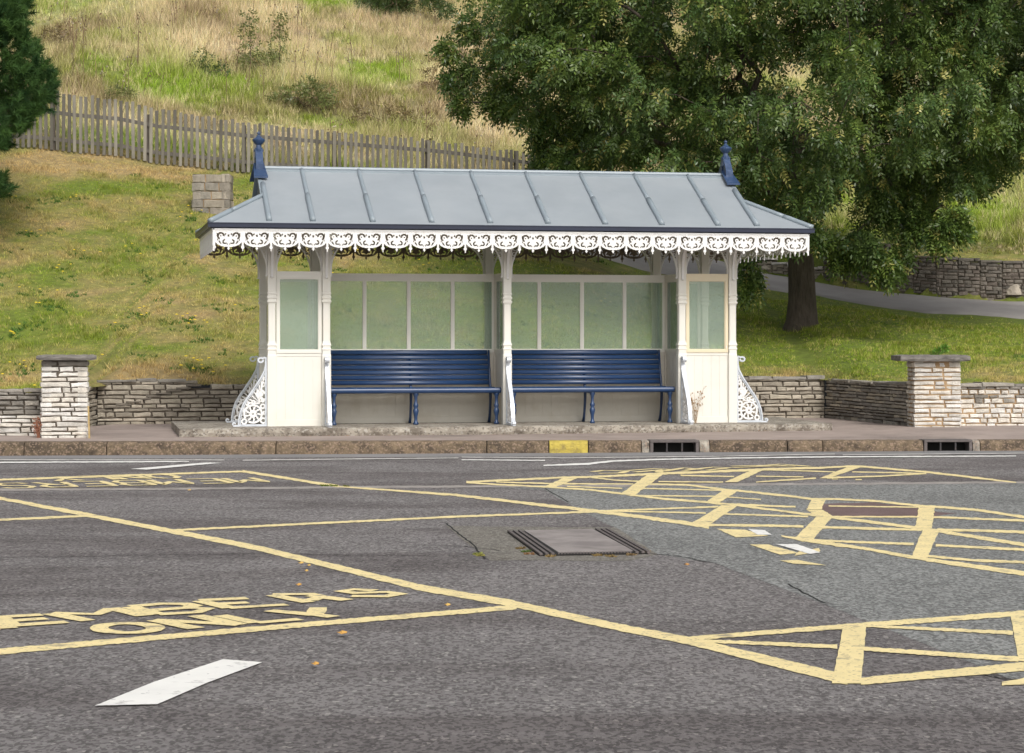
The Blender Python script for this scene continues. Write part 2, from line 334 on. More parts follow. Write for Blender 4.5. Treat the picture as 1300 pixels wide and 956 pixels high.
for a, b in zip(joints[:-1], joints[1:]):
    if (a, b) in skip: continue
    x0, x1 = kx(a)+.006, kx(b)-.006
    parts = [(x0, x1)] if (a, b) != (747, 825) else [(x0, kx(814)), (kx(814)+.01, x1)]
    for p0, p1 in parts:
        t = random.uniform(.8, 1.15); c = (.19*t, .14*t, .09*t)
        if p1 - p0 < .2: c = (.42,.38,.32)
        if (a, b) == (697, 747): kerbrow(yel, p0, p1)
        elif (a, b) == (888, 1000):
            kerbrow(kb, p0, p0+.11, (.42,.38,.32)); kerbrow(kb, p0+.12, p1, c)
        elif (a, b) == (1235, 1330):
            kerbrow(kb, p0, p0+.08, (.36,.32,.27)); kerbrow(kb, p0+.09, p1, c)
        else: kerbrow(kb, p0, p1, c)
k = kb.build('kerb', M['kerbstone']); tag(k, kind='structure')
k = yel.build('yellow_kerbstone', M['yellow_kerb']); tag(k, kind='structure')
# ------------------------------------------------------------------ road patches and markings
def poly(name, pxs, z, mat):
    return mk(name, [(*G(u, v), z) for u, v in pxs], [tuple(range(len(pxs)))[::-1]], mat)
def jitter(pxs, a=1.5, n=6):
    out = []
    for (p, q) in zip(pxs, pxs[1:] + pxs[:1]):
        for i in range(n):
            t = i/n; out.append((p[0]+(q[0]-p[0])*t + (random.uniform(-a,a) if i else 0), p[1]+(q[1]-p[1])*t + (random.uniform(-a,a)*.35 if i else 0)))
    return out
tag(poly('road_patch_grey', jitter([(600,619.5),(692,622),(727,643),(781,670),(823,702),(911,716),(1054,770),(1096,787),(1165,814),(1296,868),(1420,910),(3200,870),(2600,612),(1300,612.5),(900,616)],1.2), .001, M['patch_asphalt']), kind='structure')
tag(poly('road_patch_red', jitter([(1046,640),(1110,638),(1168,645),(1190,650),(1215,652),(1180,656),(1066,657),(1030,648)],1), .0021, M['red_patch']), kind='structure')
tag(poly('road_patch_rough', jitter([(566,668),(650,669),(782,670),(835,704),(800,712),(622,712)],1.5), .0016, M['old_patch']), kind='structure')
g = MB()
for i in range(80):
    x0, x1 = -30+.75*i, -30+.75*(i+1)
    g.add([(x0, kerbY(x0)-.62, .0008),(x1, kerbY(x1)-.62, .0008),(x1, kerbY(x1)+.02, .0008),(x0, kerbY(x0)+.02, .0008)], [(0,1,2,3)])
tag(g.build('road_channel', M['gutter']), kind='structure')
class Paint:
    def __init__(s, z): s.m = MB(); s.z = z
    def quad(s, p, jit=.8, n=14):
        s.z += .000008
        if len(p) == 4:       # left edge / right edge subdivided and roughened
            a, b, c, d = p; vs = []
            for i in range(n+1):
                t = i/n; q = jit if 0 < i < n else jit*.3
                l = (a[0]+(d[0]-a[0])*t + random.uniform(-q,q), a[1]+(d[1]-a[1])*t + random.uniform(-q,q)*.3)
                r = (b[0]+(c[0]-b[0])*t + random.uniform(-q,q), b[1]+(c[1]-b[1])*t + random.uniform(-q,q)*.3)
                vs += [(*G(*l), s.z), (*G(*r), s.z)]
            s.m.add(vs, [(2*i, 2*i+2, 2*i+3, 2*i+1) for i in range(n)])
        else: s.m.add([(*G(*q), s.z) for q in p], [tuple(range(len(p)))[::-1]])
    def line(s, pts):
        for (a, b) in zip(pts[:-1], pts[1:]):
            s.z += .000008; L = math.hypot(b[0]-a[0], b[1]-a[1]); n = max(2, int(L/5)); vs = []
            for i in range(n+1):
                t = i/n; u = a[0]+(b[0]-a[0])*t; v = a[1]+(b[1]-a[1])*t; h = (a[2]+(b[2]-a[2])*t)/2
                q = min(.5, h*.24)
                vs += [(*G(u, v-h+random.uniform(-q,q)), s.z), (*G(u, v+h+random.uniform(-q,q)), s.z)]
            s.m.add(vs, [(2*i, 2*i+1, 2*i+3, 2*i+2) for i in range(n)])
    def stroke(s, pts, wd=.1):   # ground-space ribbon of width wd through picture points
        P = [Vector((*G(*p), 0)) for p in pts]; s.z += .000008; s.strokeP(P, wd)
    def strokeP(s, P, wd):
        n = len(P); vs = []
        Q = [P[0]]
        for a, b in zip(P[:-1], P[1:]):
            m = max(1, int((b-a).length/.12))
            for i in range(1, m+1): Q.append(a+(b-a)*i/m)
        for i, p in enumerate(Q):
            t = Q[min(i+1, len(Q)-1)] - Q[max(i-1, 0)]; t.normalize(); nrm = Vector((-t.y, t.x, 0)) * wd/2
            j = random.uniform(.88, 1.1)
            vs += [(p.x+nrm.x*j, p.y+nrm.y*j, s.z), (p.x-nrm.x*j, p.y-nrm.y*j, s.z)]
        s.m.add(vs, [(2*i, 2*i+1, 2*i+3, 2*i+2) for i in range(len(Q)-1)])
Y = Paint(.0034)
for L in [
 [(-60,622,3.5),(0,633,3.8),(105,653,5),(260,683,6),(330,697,6.5),(400,714,7),(535,747,8),(646,766,8.5),(785,797,9),(877,815,10),(1063,861,13),(1076,864,13)],
 [(-30,831,8),(0,828,7.5),(270,804,6.5),(400,792.7,6),(656,771.5,6)],
 [(-30,662,2.8),(0,660.5,2.8),(120,655,2.6)],
 [(216,674,2.6),(400,665,2.6),(580,656.4,2.4),(756,650,2.4)],
 [(-30,611,2.4),(0,609.5,2.4),(310,598.8,2)],
 [(308,598.6,2.8),(430,618,3.2)],[(430,618,1.8),(580,629,3),(752,649,4),(800,655,4.2),(880,666,5),(900,669,5.5)],
 [(592,612.4,2.4),(716,606.6,2.4),(750,606,2.4),(840,601.7,3),(956,597,3),(1006,595,2.6),(1040,594.4,2.4),(1080,592.3,2.2),(1100,593,2.2),(1176,599.6,2.4),(1240,607,2.6),(1290,613,1.4)],
 [(592,613,1.8),(630,615.5,2),(692,618.6,2),(750,622.4,2.2),(788,627,2.4),(840,633.6,2.6),(896,638,3),(928,641,3),(1010,644,2)],
 [(936,642,2.5),(1038,655,3),(1160,670,3.6),(1192,675,3.8),(1300,692,4.4),(1400,708,5)],
 [(630,612.5,1.4),(704,614.5,1.8),(804,615,1.4)],[(720,618,1.4),(790,620.5,1.4)],[(750,606.5,1.4),(780,610,1.5),(816,611.8,1.4)],
 [(820,615,2),(872,616,2.2),(920,622,2.4),(938,623.5,2.6),(1000,630,2.6),(1030,634,2.4),(1058,634,2.4),(1112,636.6,2.4),(1170,643,3),(1188,644,3),(1240,648,3),(1300,657,3.6),(1400,672,4)],
 [(816,620.5,1.5),(918,623,1.5)],[(800,629.6,1.5),(908,630.6,1.5)],[(922,631.5,1.4),(966,634.5,1.2)],[(740,650,2.2),(800,648,2),(912,643.8,2)],[(760,650,2),(800,649.9,1.8),(896,652,1.8)],
 [(916,653,2),(1026,656.4,2.2)],[(884,667,3),(976,668,3),(1020,669,3)],[(1040,670,3),(1170,673.4,3)],[(1190,673,3),(1300,676,3.6),(1400,678,4)],
 [(1052,643,1.6),(1168,644.5,1.6)],[(1058,656.6,2),(1164,656.8,2)],[(1184,657,2.4),(1300,661.5,2.8),(1400,665,3)],
 [(1030,686.5,2.6),(1160,691.5,3)],[(1188,693,3),(1300,698.5,3.4),(1400,703,4)],
 [(992,681,1.6),(1020,686,4.4),(1060,692,4.2),(1094,696.5,3.6),(1152,707,4),(1176,711,4.6),(1300,729,6),(1400,744,7)],
 [(1176,706.5,3),(1240,712.5,3.2),(1300,714.5,3.4),(1400,716,4)],
 [(960,605,1.4),(1020,606,1.6)],[(960,612.5,1.4),(1036,607.5,2)],[(1050,607,2),(1120,605,1.6),(1176,601.5,1.8)],[(1082,599.5,1.4),(1176,601.7,1.5)],
 [(970,597,1.4),(1060,599.5,1.4)],[(836,612,1.5),(918,612.6,1.5)],[(864,604,1.6),(932,605.6,1.6)],
 [(860,813,5),(1063,797,6),(1283,780.6,6.6),(1400,772,7)],[(890,814.5,4),(1063,822,5)],[(1095,824.6,5),(1293,838,6.5)],[(1097,795.5,3),(1286,804.5,4.6)],
 [(1093,866,9),(1300,847.6,11),(1400,838,12)],[(1272,869.5,4),(1300,866,8),(1400,852,10)],
 [(1056,608.6,1),(1064,608.6,1)],[(1086,609.4,1.2),(1094,609.4,1.2)],
 ]: Y.line(L)
for q in [[(716,607),(736,606.5),(706,618.8),(690,618.8)],[(822,603),(842,602.6),(806,628.8),(788,627.5)],[(956,596.5),(970,597),(936,612.6),(920,612.6)],
 [(920,622),(938,623),(912,639.5),(896,638)],[(916,642),(936,643),(900,667),(878,665)],[(1078,592.5),(1094,593),(1052,607.8),(1040,607.8)],
 [(1030,635),(1048,635),(1043,647.5),(1024,647.5)],[(1024,648),(1045,648),(1058,656.4),(1038,657)],[(1038,655),(1058,656),(1032,686),(1010,683)],
 [(1166,645),(1187,645),(1183,671.5),(1162,670)],[(1172,672),(1193,674.5),(1176,711),(1156,710)],
 [(1070,797.5),(1100,796),(1093,869),(1056,869)],[(1283,779),(1312,777),(1325,845),(1293,840)],[(910,672),(946,673.4),(975,681),(935,683)],
 [(952,692),(975,692),(1014,703),(990,705)],[(1014,701),(1040,696.5),(1041,701),(1008,706.5)],[(990,712.5),(1012,711.5),(1049,718.6),(1008,716.5)]]: Y.quad(q)
tag(Y.m.build('yellow_road_marking', M['yellow']), kind='structure')
# near wording, read from the left: EMBERS ONLY
T = Paint(.0052)
for p in [[(-62,794.5),(-8,802)],[(-58,794),(-34,797),(-8,786)],[(-10,786.5),(10,799)],
 [(0,784.5),(17,795.5)],[(0,784.5),(53,781.4)],[(12,789.5),(59,786.2)],[(13,795.5),(85,790.6)],
 [(64,779.8),(112,789.2)],[(66,779.4),(123,780.8),(142,773.4)],[(141,773.2),(184,782.8)],
 [(165,771.4),(201,781)],[(166,771),(205,767.6),(235,767.8),(246,770),(238,772.6),(187,776.2)],[(238,772.6),(263,773.8),(250,778.4),(201,781)],
 [(253,763.8),(292,773)],[(253,763.2),(314,760.4)],[(274,768),(315,766)],[(290,773),(364,768.6)],
 [(346,756.5),(392,765.8)],[(346,755.8),(395,755.2),(408,758.5),(396,762.6),(376,762.6)],[(394,757),(441,763)],
 [(476,750.8),(450,749.2),(433,751.6),(450,754),(492,752.6),(507,755),(490,758.2),(446,757.8)],
 [(195,788.4),(249,799)],[(195,788.2),(305,794.2)],[(248,782.6),(305,794.4)],[(279,782.4),(326,791.8)],[(326,791.8),(381,787.2)],
 [(341,776.2),(400,781.6)],[(404,772.4),(400,781.4)],[(400,781.4),(424,784.4)]]: T.stroke(p, .088)
T.stroke([(161.6+36*math.cos(a), 798.5+6*math.sin(a)) for a in [2*math.pi*i/24 for i in range(25)]], .088)
# far wording, painted to be read from the other side
FONT = {'M':[[(0,0),(0,1),(.5,.4),(1,1),(1,0)]],'E':[[(1,0),(0,0),(0,1),(1,1)],[(0,.5),(.8,.5)]],'B':[[(0,0),(0,1),(.8,1),(1,.78),(.8,.54),(0,.54)],[(.8,.54),(1,.27),(.8,0),(0,0)]],
 'R':[[(0,0),(0,1),(.8,1),(1,.76),(.8,.5),(0,.5)],[(.5,.5),(1,0)]],'S':[[(1,.85),(.8,1),(.2,1),(0,.76),(.2,.54),(.8,.46),(1,.24),(.8,0),(.2,0),(0,.15)]],
 'O':[[(.3,0),(0,.3),(0,.7),(.3,1),(.7,1),(1,.7),(1,.3),(.7,0),(.3,0)]],'N':[[(0,0),(0,1),(1,0),(1,1)]],'L':[[(0,1),(0,0),(1,0)]],'Y':[[(0,1),(.5,.5),(1,1)],[(.5,.5),(.5,0)]]}
def words(txt, p0, p1, ptop, wd):
    A = Vector((*G(*p0), 0)); B = Vector((*G(*p1), 0)) - A; H = Vector((*G(*ptop), 0)) - A; n = len(txt)
    for i, ch in enumerate(txt):
        for st in FONT[ch]:
            T.z += .000008
            T.strokeP([A + B*((i + x*.74)/n) + H*y for x, y in st], wd)
words('MEMBERS', (318,607), (-20,614.8), (342,612.6), .072)
words('ONLY', (212,602.6), (46,606.5), (232,607.4), .072)
# worn lettering beside the hatching on the far lane
for p in [[(752,599.6),(766,597.8),(796,598.6),(788,601.2),(760,601.6)],[(806,600),(840,597),(836,600)],[(796,598),(830,595.6),(858,597)],[(842,599),(868,594.6),(890,596.6)],
          [(868,598),(905,593.6),(926,594.5),(900,597.2)],[(928,592.4),(975,591.2),(990,589.8),(1028,592.6)],[(930,594.2),(998,591.6)],[(960,592),(1010,592.4)]]: T.stroke(p, .08)
tag(T.m.build('yellow_road_lettering', M['yellow']), kind='structure')
Wt = Paint(.0062)
for q in [[(165,596),(262,587.9),(282,588.3),(186,597)],[(197,867),(283,838.7),(333,842.5),(262,869)],[(120,898),(197,867),(262,869),(200,896)],
          [(950,673),(970,674),(980,680),(962,680)],[(985,692),(1012,692),(1042,702.5),(1028,704.5)]]: Wt.quad(q, .5, 8)
for L in [[(-30,587.8,1.6),(240,586.6,1.5)],[(586,584.4,1),(692,585.2,1.2)],[(690,591.6,1.2),(746,589.6,2.8),(778,586,1.8),(840,583.8,1.5),(930,582.2,1.4),(1060,580.6,1.5),(1290,579.6,1.2)]]: Wt.line(L)
tag(Wt.m.build('white_road_marking', M['white_line']), kind='structure')
Ws = Paint(.0058)
for L in [[(-30,584.4,1.1),(285,584.6,1.1)],[(308,585,1.1),(460,583.2,1.1),(582,582,1.1)],[(586,581,.9),(720,582,.9),(915,579.8,1),(1060,577,.9)],[(1070,578,.8),(1300,576,.8)]]: Ws.line(L)
tag(Ws.m.build('white_edge_line', M['dusty_line']), kind='structure')
Sm = Paint(.0026)
Sm.line([(-60,622.4,2.8),(200,621,2.6),(460,618.8,2.6),(700,617.4,2.8),(1040,614.6,2.8),(1300,612.6,2.4),(1500,611.4,2.4)])
tag(Sm.m.build('road_seam', M['seam']), kind='structure')
# tarred cracks
Ck = Paint(.0029)
for P in [[(565,664),(580,676),(600,692),(618,712)],[(530,692),(590,694),(640,700)],[(0,708),(140,706),(330,703),(440,705),(560,706)],[(823,703),(860,706),(911,716)],[(1240,855),(1262,860),(1300,866)],[(1000,742),(1054,770)],[(692,621),(727,640)]]:
    Q = []
    for a, b in zip(P[:-1], P[1:]):
        for i in range(8): t = i/8; Q.append((a[0]+(b[0]-a[0])*t + random.uniform(-1.5,1.5), a[1]+(b[1]-a[1])*t + random.uniform(-.6,.6)))
    Ck.stroke(Q, .012)
tag(Ck.m.build('road_cracks', M['black']), kind='structure')
# ------------------------------------------------------------------ manhole
mh = empty('manhole_cover', (*G(733, 690), 0))
tag(mh, 'grey rectangular manhole cover with ridged iron side rails set in rough patched road', 'manhole cover')
O = Vector(mh.location)
def ground_quad(m, q, z0, z1):
    P = [Vector((*G(*p), 0)) - O for p in q]
    m.loft([[(p.x, p.y, z0) for p in P], [(p.x, p.y, z1) for p in P]])
a, b, c, d = (644,676.5),(770,674),(823,704),(685,706.5)     # outer frame corners
def lerp2(p, q, t): return (p[0]+(q[0]-p[0])*t, p[1]+(q[1]-p[1])*t)
m = MB(); ground_quad(m, [a, b, c, d], -.02, .010); m.build('frame', M['black'], mh)
m = MB(); ground_quad(m, [lerp2(a,b,.17), lerp2(a,b,.86), lerp2(d,c,.83) if 0 else (lerp2(d,c,.86)[0], lerp2(d,c,.86)[1]-2.2), (lerp2(d,c,.17)[0], lerp2(d,c,.17)[1]-2.2)], 0, .016); m.build('lid', M['lid'], mh)
for t0 in (0.0, .055, .11, .885, .94, .99):
    m = MB(); ground_quad(m, [lerp2(a,b,t0), lerp2(a,b,t0+.028), lerp2(d,c,t0+.028), lerp2(d,c,t0)], .0, .02); m.build('rail', M['iron_grey'], mh)
m = MB()
for i in range(24):
    t = .17+.69*i/24; p = lerp2(d, c, t); q = lerp2(d, c, t+.014)
    ground_quad(m, [(p[0],p[1]-1.6),(q[0],q[1]-1.6),(q[0],q[1]-.3),(p[0],p[1]-.3)], 0, .017)
m.build('serrated_edge', M['iron_grey'], mh)
# tufts of moss and weeds round the cover (stuff)
def blades(P, hgt, wid, n, col, lean=.5, seg=1, seed=1, colvar=.15, tipmul=1.15):
    """P (k,3) tuft bases, hgt (k,), col (k,3) -> triangles"""
    r = np.random.default_rng(seed); k = len(P)
    B = np.repeat(P, n, 0); H = np.repeat(hgt, n)*r.uniform(.55, 1.15, k*n); C = np.repeat(col, n, 0)*(1+r.normal(0, colvar, (k*n, 1))) 
    ang = r.uniform(0, 2*np.pi, k*n); sp = np.repeat(hgt, n)*r.uniform(0, .55, k*n); wa = r.uniform(0, 2*np.pi, k*n)
    base = B + np.stack([np.cos(wa)*sp, np.sin(wa)*sp, -.01*np.ones(k*n)], 1)
    ln = lean*r.uniform(.1, 1, k*n)*H
    tip = base + np.stack([np.cos(ang)*ln, np.sin(ang)*ln, H*np.sqrt(np.maximum(.15, 1-(lean*.6)**2))], 1)
    pa = r.uniform(0, 2*np.pi, k*n); hw = (np.repeat(wid, n) if hasattr(wid, '__len__') else wid)/2
    off = np.stack([np.cos(pa), np.sin(pa), np.zeros(k*n)], 1)*np.reshape(hw*np.ones(k*n), (-1, 1))
    V = np.stack([base-off, base+off, tip], 1).reshape(-1, 3)
    Cc = np.repeat(np.clip(C, .005, .9), 3, 0); Cc[2::3] *= tipmul
    return V, np.arange(len(V)).reshape(-1, 3), Cc
pts = []; cc = []
for (u, v, s, c) in [(660,697,3,(.20,.14,.06)),(668,701,3,(.1,.16,.04)),(672,704,3,(.3,.17,.08)),(605,704,3,(.25,.27,.07)),(610,706,2,(.3,.28,.08)),(760,706,3,(.28,.2,.08)),(775,707,3,(.3,.22,.09)),
                     (800,705,3,(.28,.2,.1)),(815,703,3,(.3,.2,.07)),(820,702,2,(.33,.22,.06)),(700,707,3,(.25,.18,.08)),(812,697,2,(.25,.17,.08)),(418,617,3,(.12,.16,.03)),(424,617.6,3,(.13,.17,.03)),(412,617,3,(.14,.18,.04)),(440,618,2,(.14,.15,.04))]:
    for i in range(14):
        x, y = G(u+random.uniform(-s, s)*1.6, v+random.uniform(-s, s)*.2); pts.append((x, y, .01)); cc.append(c)
V_, F_, C_ = blades(np.array(pts), np.full(len(pts), .022), .012, 5, np.array(cc), lean=1.2, seed=5)
tag(mk('road_weeds', V_, F_, M['grass'], col=C_), 'tiny weeds and moss growing in the road joints around the manhole', 'weeds', kind='stuff')
# ------------------------------------------------------------------ gullies in the kerb
def gully(u0, u1, label):
    x0, x1 = kx(u0)+.004, kx(u1)-.004; y = float(kerbY((x0+x1)/2)); h = float(kz(x0)); W = x1-x0
    e = empty('kerb_gully', ((x0+x1)/2, y, 0), math.atan(.09)); tag(e, label, 'drain', 'gullies set into the kerb')
    m = MB(); m.box(-W/2, W/2, .0, .24, h-.022, h+.006, b=.004); m.build('lintel', M['iron_grey'], e)
    m = MB(); m.box(-W/2, -W/2+.035, .004, .2, -.02, h-.022); m.build('jamb', M['iron_grey'], e)
    m = MB(); m.box(W/2-.035, W/2, .004, .2, -.02, h-.022); m.build('jamb', M['iron_grey'], e)
    m = MB(); m.box(-W/2+.035, W/2-.035, .17, .2, -.02, h-.022); m.box(-W/2+.035, W/2-.035, 0, .17, -.02, -.004); m.build('back_plate', M['black'], e)
    for t in (-.13, .13):
        m = MB(); m.box(t*W*1.2-.009, t*W*1.2+.009, .01, .03, -.004, h-.022); m.build('bar', M['iron_dark'], e)
gully(825, 888, 'dark iron kerb gully with two bars, just right of the yellow painted kerbstone')
gully(1173, 1235, 'dark iron kerb gully in front of the right stone pillar')
# ------------------------------------------------------------------ dry stone walls
def stone(m, o, ex, ey, x0, x1, z0, z1, dep, c, bulge=.02):
    """one stone: ex along wall, ey = outward normal, front plane at o"""
    j = lambda a: random.uniform(-a, a)
    h = z1-z0; l = x1-x0; b = min(.012, h*.2, l*.2)
    def P(a, d, z): q = o + ex*a + ey*d; return (q.x, q.y, z)
    t0, t1 = j(.004), j(.004); k0, k1 = j(.008), j(.008)
    n = max(2, int(l/.07)); back=[]; rings=[[],[],[],[],[],[]]
    pr = random.uniform(-.012, bulge)
    for i in range(n+1):
        f = i/n; a = x0+l*f; e = b if i in (0, n) else 0; ea = b*.8*(1 if i == 0 else -1 if i == n else 0)
        zb = z0+t0*(1-f)+t1*f+j(.003); zt = z1+k0*(1-f)+k1*f*.5+j(.004); d = pr+j(.005)
        rings[0].append(P(a, -dep, zb)); rings[1].append(P(a, d-b*1.4, zb)); rings[2].append(P(a+ea, d-e, zb+b)); rings[3].append(P(a+ea, d-e+j(.004), zt-b)); rings[4].append(P(a, d-b*1.4, zt)); rings[5].append(P(a, -dep, zt))
    vs = [p for r in rings for p in r]; N_ = n+1; fs = []
    for r in range(5):
        for i in range(n): fs.append((r*N_+i, r*N_+i+1, (r+1)*N_+i+1, (r+1)*N_+i))
    fs.append(tuple(r*N_ for r in range(6))[::-1]); fs.append(tuple(r*N_+n for r in range(6)))
    m.add(vs, fs, c)
def stonecol(pal):
    c = np.array(random.choice(pal)); return tuple(c*random.uniform(.82, 1.12))
LIGHT = [(.74,.71,.65),(.77,.745,.70),(.68,.64,.57),(.72,.67,.59)]
GREY = [(.27,.25,.22),(.34,.315,.275),(.39,.36,.31),(.25,.23,.2)]
WARM = [(.46,.41,.325),(.40,.355,.285),(.53,.47,.38),(.34,.30,.24)]
def wallrun(m, core, p0, p1, zb, zt, pal, ch=(.035,.065), sl=(.14,.42), dep=.16, palf=None, gap=.013, topf=None, miss=0, courses_from=0):
    """face stones from p0 to p1; outward normal is to the right-hand side of travel"""
    p0 = Vector((*p0, 0)); p1 = Vector((*p1, 0)); ex = (p1-p0); L = ex.length; ex.normalize(); ey = Vector((ex.y, -ex.x, 0))
    zb0, zb1 = zb if hasattr(zb, '__len__') else (zb, zb); H = zt - (zb0+zb1)/2
    z = 0
    while z < H - .02:
        h = random.uniform(*ch)
        if z + h > H - .02: h = max(.028, H - z)
        a = -random.uniform(0, .1)
        while a < L:
            l = random.uniform(*sl)*(.8 if h > .05 else 1); a1 = min(a+l, L); a0 = max(a, 0)
            if L - a1 < .06: a1 = L
            mid = (a0+a1)/2; zz = zb0+(zb1-zb0)*mid/L + z
            top = topf(mid) if topf else 9
            if a1-a0 > .03 and zz + h*.6 < top and random.random() >= miss:
                pl = palf(mid, z/H) if palf else pal
                stone(m, p0, ex, ey, a0+gap/2, a1-gap/2, zz+gap/2, zz+h-gap/2, dep, stonecol(pl))
            if a1 >= L: break
            a = a1
        z += h
    q0 = p0 - ey*.012; 
    def C(a, d, zz): q = p0 + ex*a + ey*d; return (q.x, q.y, zz)
    if core is not None:
        n = max(1, int(L/.3)); 
        for i in range(n):
            s0, s1 = L*i/n, L*(i+1)/n; tp = min(zt, topf((s0+s1)/2) if topf else 9) - .02
            zz = min(zb0, zb1)-.1
            core.add([C(s0,-.025,zz),C(s1,-.025,zz),C(s1,-dep-.12,zz),C(s0,-dep-.12,zz),C(s0,-.025,tp),C(s1,-.025,tp),C(s1,-dep-.12,tp),C(s0,-dep-.12,tp)],
                     [(0,1,5,4),(4,5,6,7),(1,2,6,5),(3,0,4,7),(2,3,7,6)])
def coping(m, p0, p1, z, pal, topf=None, th=.045, dep=.28, skip=None):
    p0 = Vector((*p0, 0)); p1 = Vector((*p1, 0)); ex = (p1-p0); L = ex.length; ex.normalize(); ey = Vector((ex.y, -ex.x, 0)); a = 0
    while a < L:
        l = random.uniform(.25, .6); a1 = min(L, a+l)
        mid = (a+a1)/2; zz = min(z, (topf(mid) if topf else 9) - .01)
        if not (skip and skip(mid)): stone(m, p0+ey*random.uniform(-.01,.03), ex, ey, a+.004, a1-.004, zz, zz+th*random.uniform(.7,1.15), dep, stonecol(pal), .015)
        a = a1
def wall(name, label, group=None):
    e = empty(name); tag(e, label, 'wall', group); return e
# left low wall beside the kerb (runs out of the frame)
def P2(u, y): return ((u-650)/F*y, y)
w1 = wall('stone_wall', 'low stacked stone wall left of the left pillar, grey on top and pale below', 'low stone walls along the pavement')
m = MB(); cm = MB(); A0 = (-9.5, 24.6); A1 = (-5.42, 24.82)
wallrun(m, cm, A0, A1, .14, .67, LIGHT, palf=lambda a, t: GREY if t > .42 else LIGHT, ch=(.045,.07)); coping(m, A0, A1, .665, GREY, th=.035)
m.build('stonework', M['stone'], w1); cm.build('core', M['stone_core'], w1)
w2 = wall('stone_wall', 'crumbling recessed stone wall between the left pillar and the shelter, with a stepped crack', 'low stone walls along the pavement')
B0 = (-5.38, 24.95); B1 = (-5.42, 27.7); B2 = (4.42, 29.95)
m = MB(); cm = MB()
def crumb(a): # a measured along B1-B2; broken top between the coping slabs and the shelter
    return .715 if a < .05 else .73 if a < 1.28 else .655 if a < 1.55 else .69 if a < 1.9 else .7 if a < 2.2 else .625 if a < 2.45 else .68 if a < 2.7 else .72
wallrun(m, cm, B1, B2, .155, .74, WARM, ch=(.045,.075), topf=crumb, dep=.2)
wallrun(m, cm, B0, B1, .15, .68, WARM, ch=(.04,.06))
coping(m, B1, B2, .715, GREY, th=.045, skip=lambda a: 1.28 < a < 1.55 or 1.95 < a < 2.75, topf=crumb)
for k in range(9): # step crack: displaced dark flags
    a = 1.35-.13*k; z = .66-.035*k; q = Vector((*B1, 0)); ex = (Vector((*B2, 0))-q).normalized(); ey = Vector((ex.y, -ex.x, 0))
    if a > .3: stone(m, q+ey*.03, ex, ey, a-.2, a, z, z+.028, .1, (.2,.175,.14), .02)
m.build('stonework', M['stone'], w2); cm.build('core', M['stone_core'], w2)
w3 = wall('stone_wall', 'grey stone return wall in the shade running from the back corner to the right pillar', 'low stone walls along the pavement')
m = MB(); cm = MB(); C0 = B2; C1 = (5.04, 27.1)
wallrun(m, cm, C0, C1, .16, .70, GREY+WARM[:1], ch=(.035,.06)); coping(m, C0, C1, .69, GREY, th=.04)
m.build('stonework', M['stone'], w3); cm.build('core', M['stone_core'], w3)
w4 = wall('stone_wall', 'pale mortared stone wall right of the right pillar running out of frame', 'low stone walls along the pavement')
m = MB(); cm = MB(); D0 = (5.62, 27.02); D1 = (12, 28.2)
wallrun(m, cm, D0, D1, .16, .68, LIGHT, ch=(.042,.07), sl=(.1,.3), palf=lambda a, t: (GREY+LIGHT if t > .55 else LIGHT), gap=.014); coping(m, D0, D1, .675, GREY, th=.045)
m.build('stonework', M['stone'], w4); cm.build('mortar_bed', M['mortar'], w4)
def pillar(label, x0, x1, y0, dep, zb, zt, capx0, capx1, capth, mort, gap, seed):
    random.seed(seed)
    e = empty('stone_pillar', ((x0+x1)/2, y0, zb)); tag(e, label, 'pillar', 'stone pillars on the pavement edge')
    cx = (x0+x1)/2; w_ = (x1-x0)/2
    m = MB(); cm = MB(); H = zt-capth-zb
    c = [(-w_,0),(w_,0),(w_,dep),(-w_,dep)]
    z = 0
    while z < H-.02:
        h = random.uniform(.045,.068)
        if z+h > H-.035: h = H-z
        for k in range(4):
            p0 = Vector((*c[k],0)); p1 = Vector((*c[(k+1)%4],0)); ex = p1-p0; L = ex.length; ex.normalize(); ey = Vector((ex.y,-ex.x,0)); a = 0
            cuts = sorted([random.uniform(.28,.5)*L, random.uniform(.6,.8)*L]) if random.random()<.6 else [random.uniform(.3,.7)*L]
            ed = [0]+cuts+[L]
            for s0, s1 in zip(ed[:-1], ed[1:]): stone(m, p0, ex, ey, s0+gap/2, s1-gap/2, z+gap/2, z+h-gap/2, .12, stonecol(LIGHT if z/H < .92 else GREY), .012)
        z += h
    cm.box(-w_+.02, w_-.02, .02, dep-.02, -.1, H)
    m.build('shaft', M['stone'], e); cm.build('mortar', M[mort], e)
    m = MB(); a0, a1 = capx0-cx, capx1-cx; n = 14; rings = []
    for i in range(n+1):
        x = a0+(a1-a0)*i/n; j = lambda: random.uniform(-.008,.008)
        e_ = .01 if i in (0,n) else 0
        rings.append([(x,-.08+j(),H+.003+e_),(x,-.095+j(),H+.03+j()),(x,-.085+j(),H+capth-e_+j()*.4),(x,dep+.08,H+capth-e_+j()*.4),(x,dep+.09,H+.03),(x,dep+.08,H+.003+e_)])
    m.loft(rings); m.build('cap_slab', M['cap_stone'], e); return e
pl_ = pillar('pale stone pillar with a thin grey cap slab at the left, beside the kerb', P2(52.5,24.4)[0], P2(111.5,24.4)[0], 24.4, .5, .13, 1.105, P2(44.5,24.3)[0], P2(119.5,24.3)[0], .062, 'stone_core', .013, 3); pl_.rotation_euler = (0, 0, .19)
pillar('pale stone pillar with orange mortar and a thick cap slab at the right', 5.04, 5.64, 26.6, .52, .15, 1.085, 4.86, 5.73, .082, 'mortar', .017, 4)
random.seed(5)
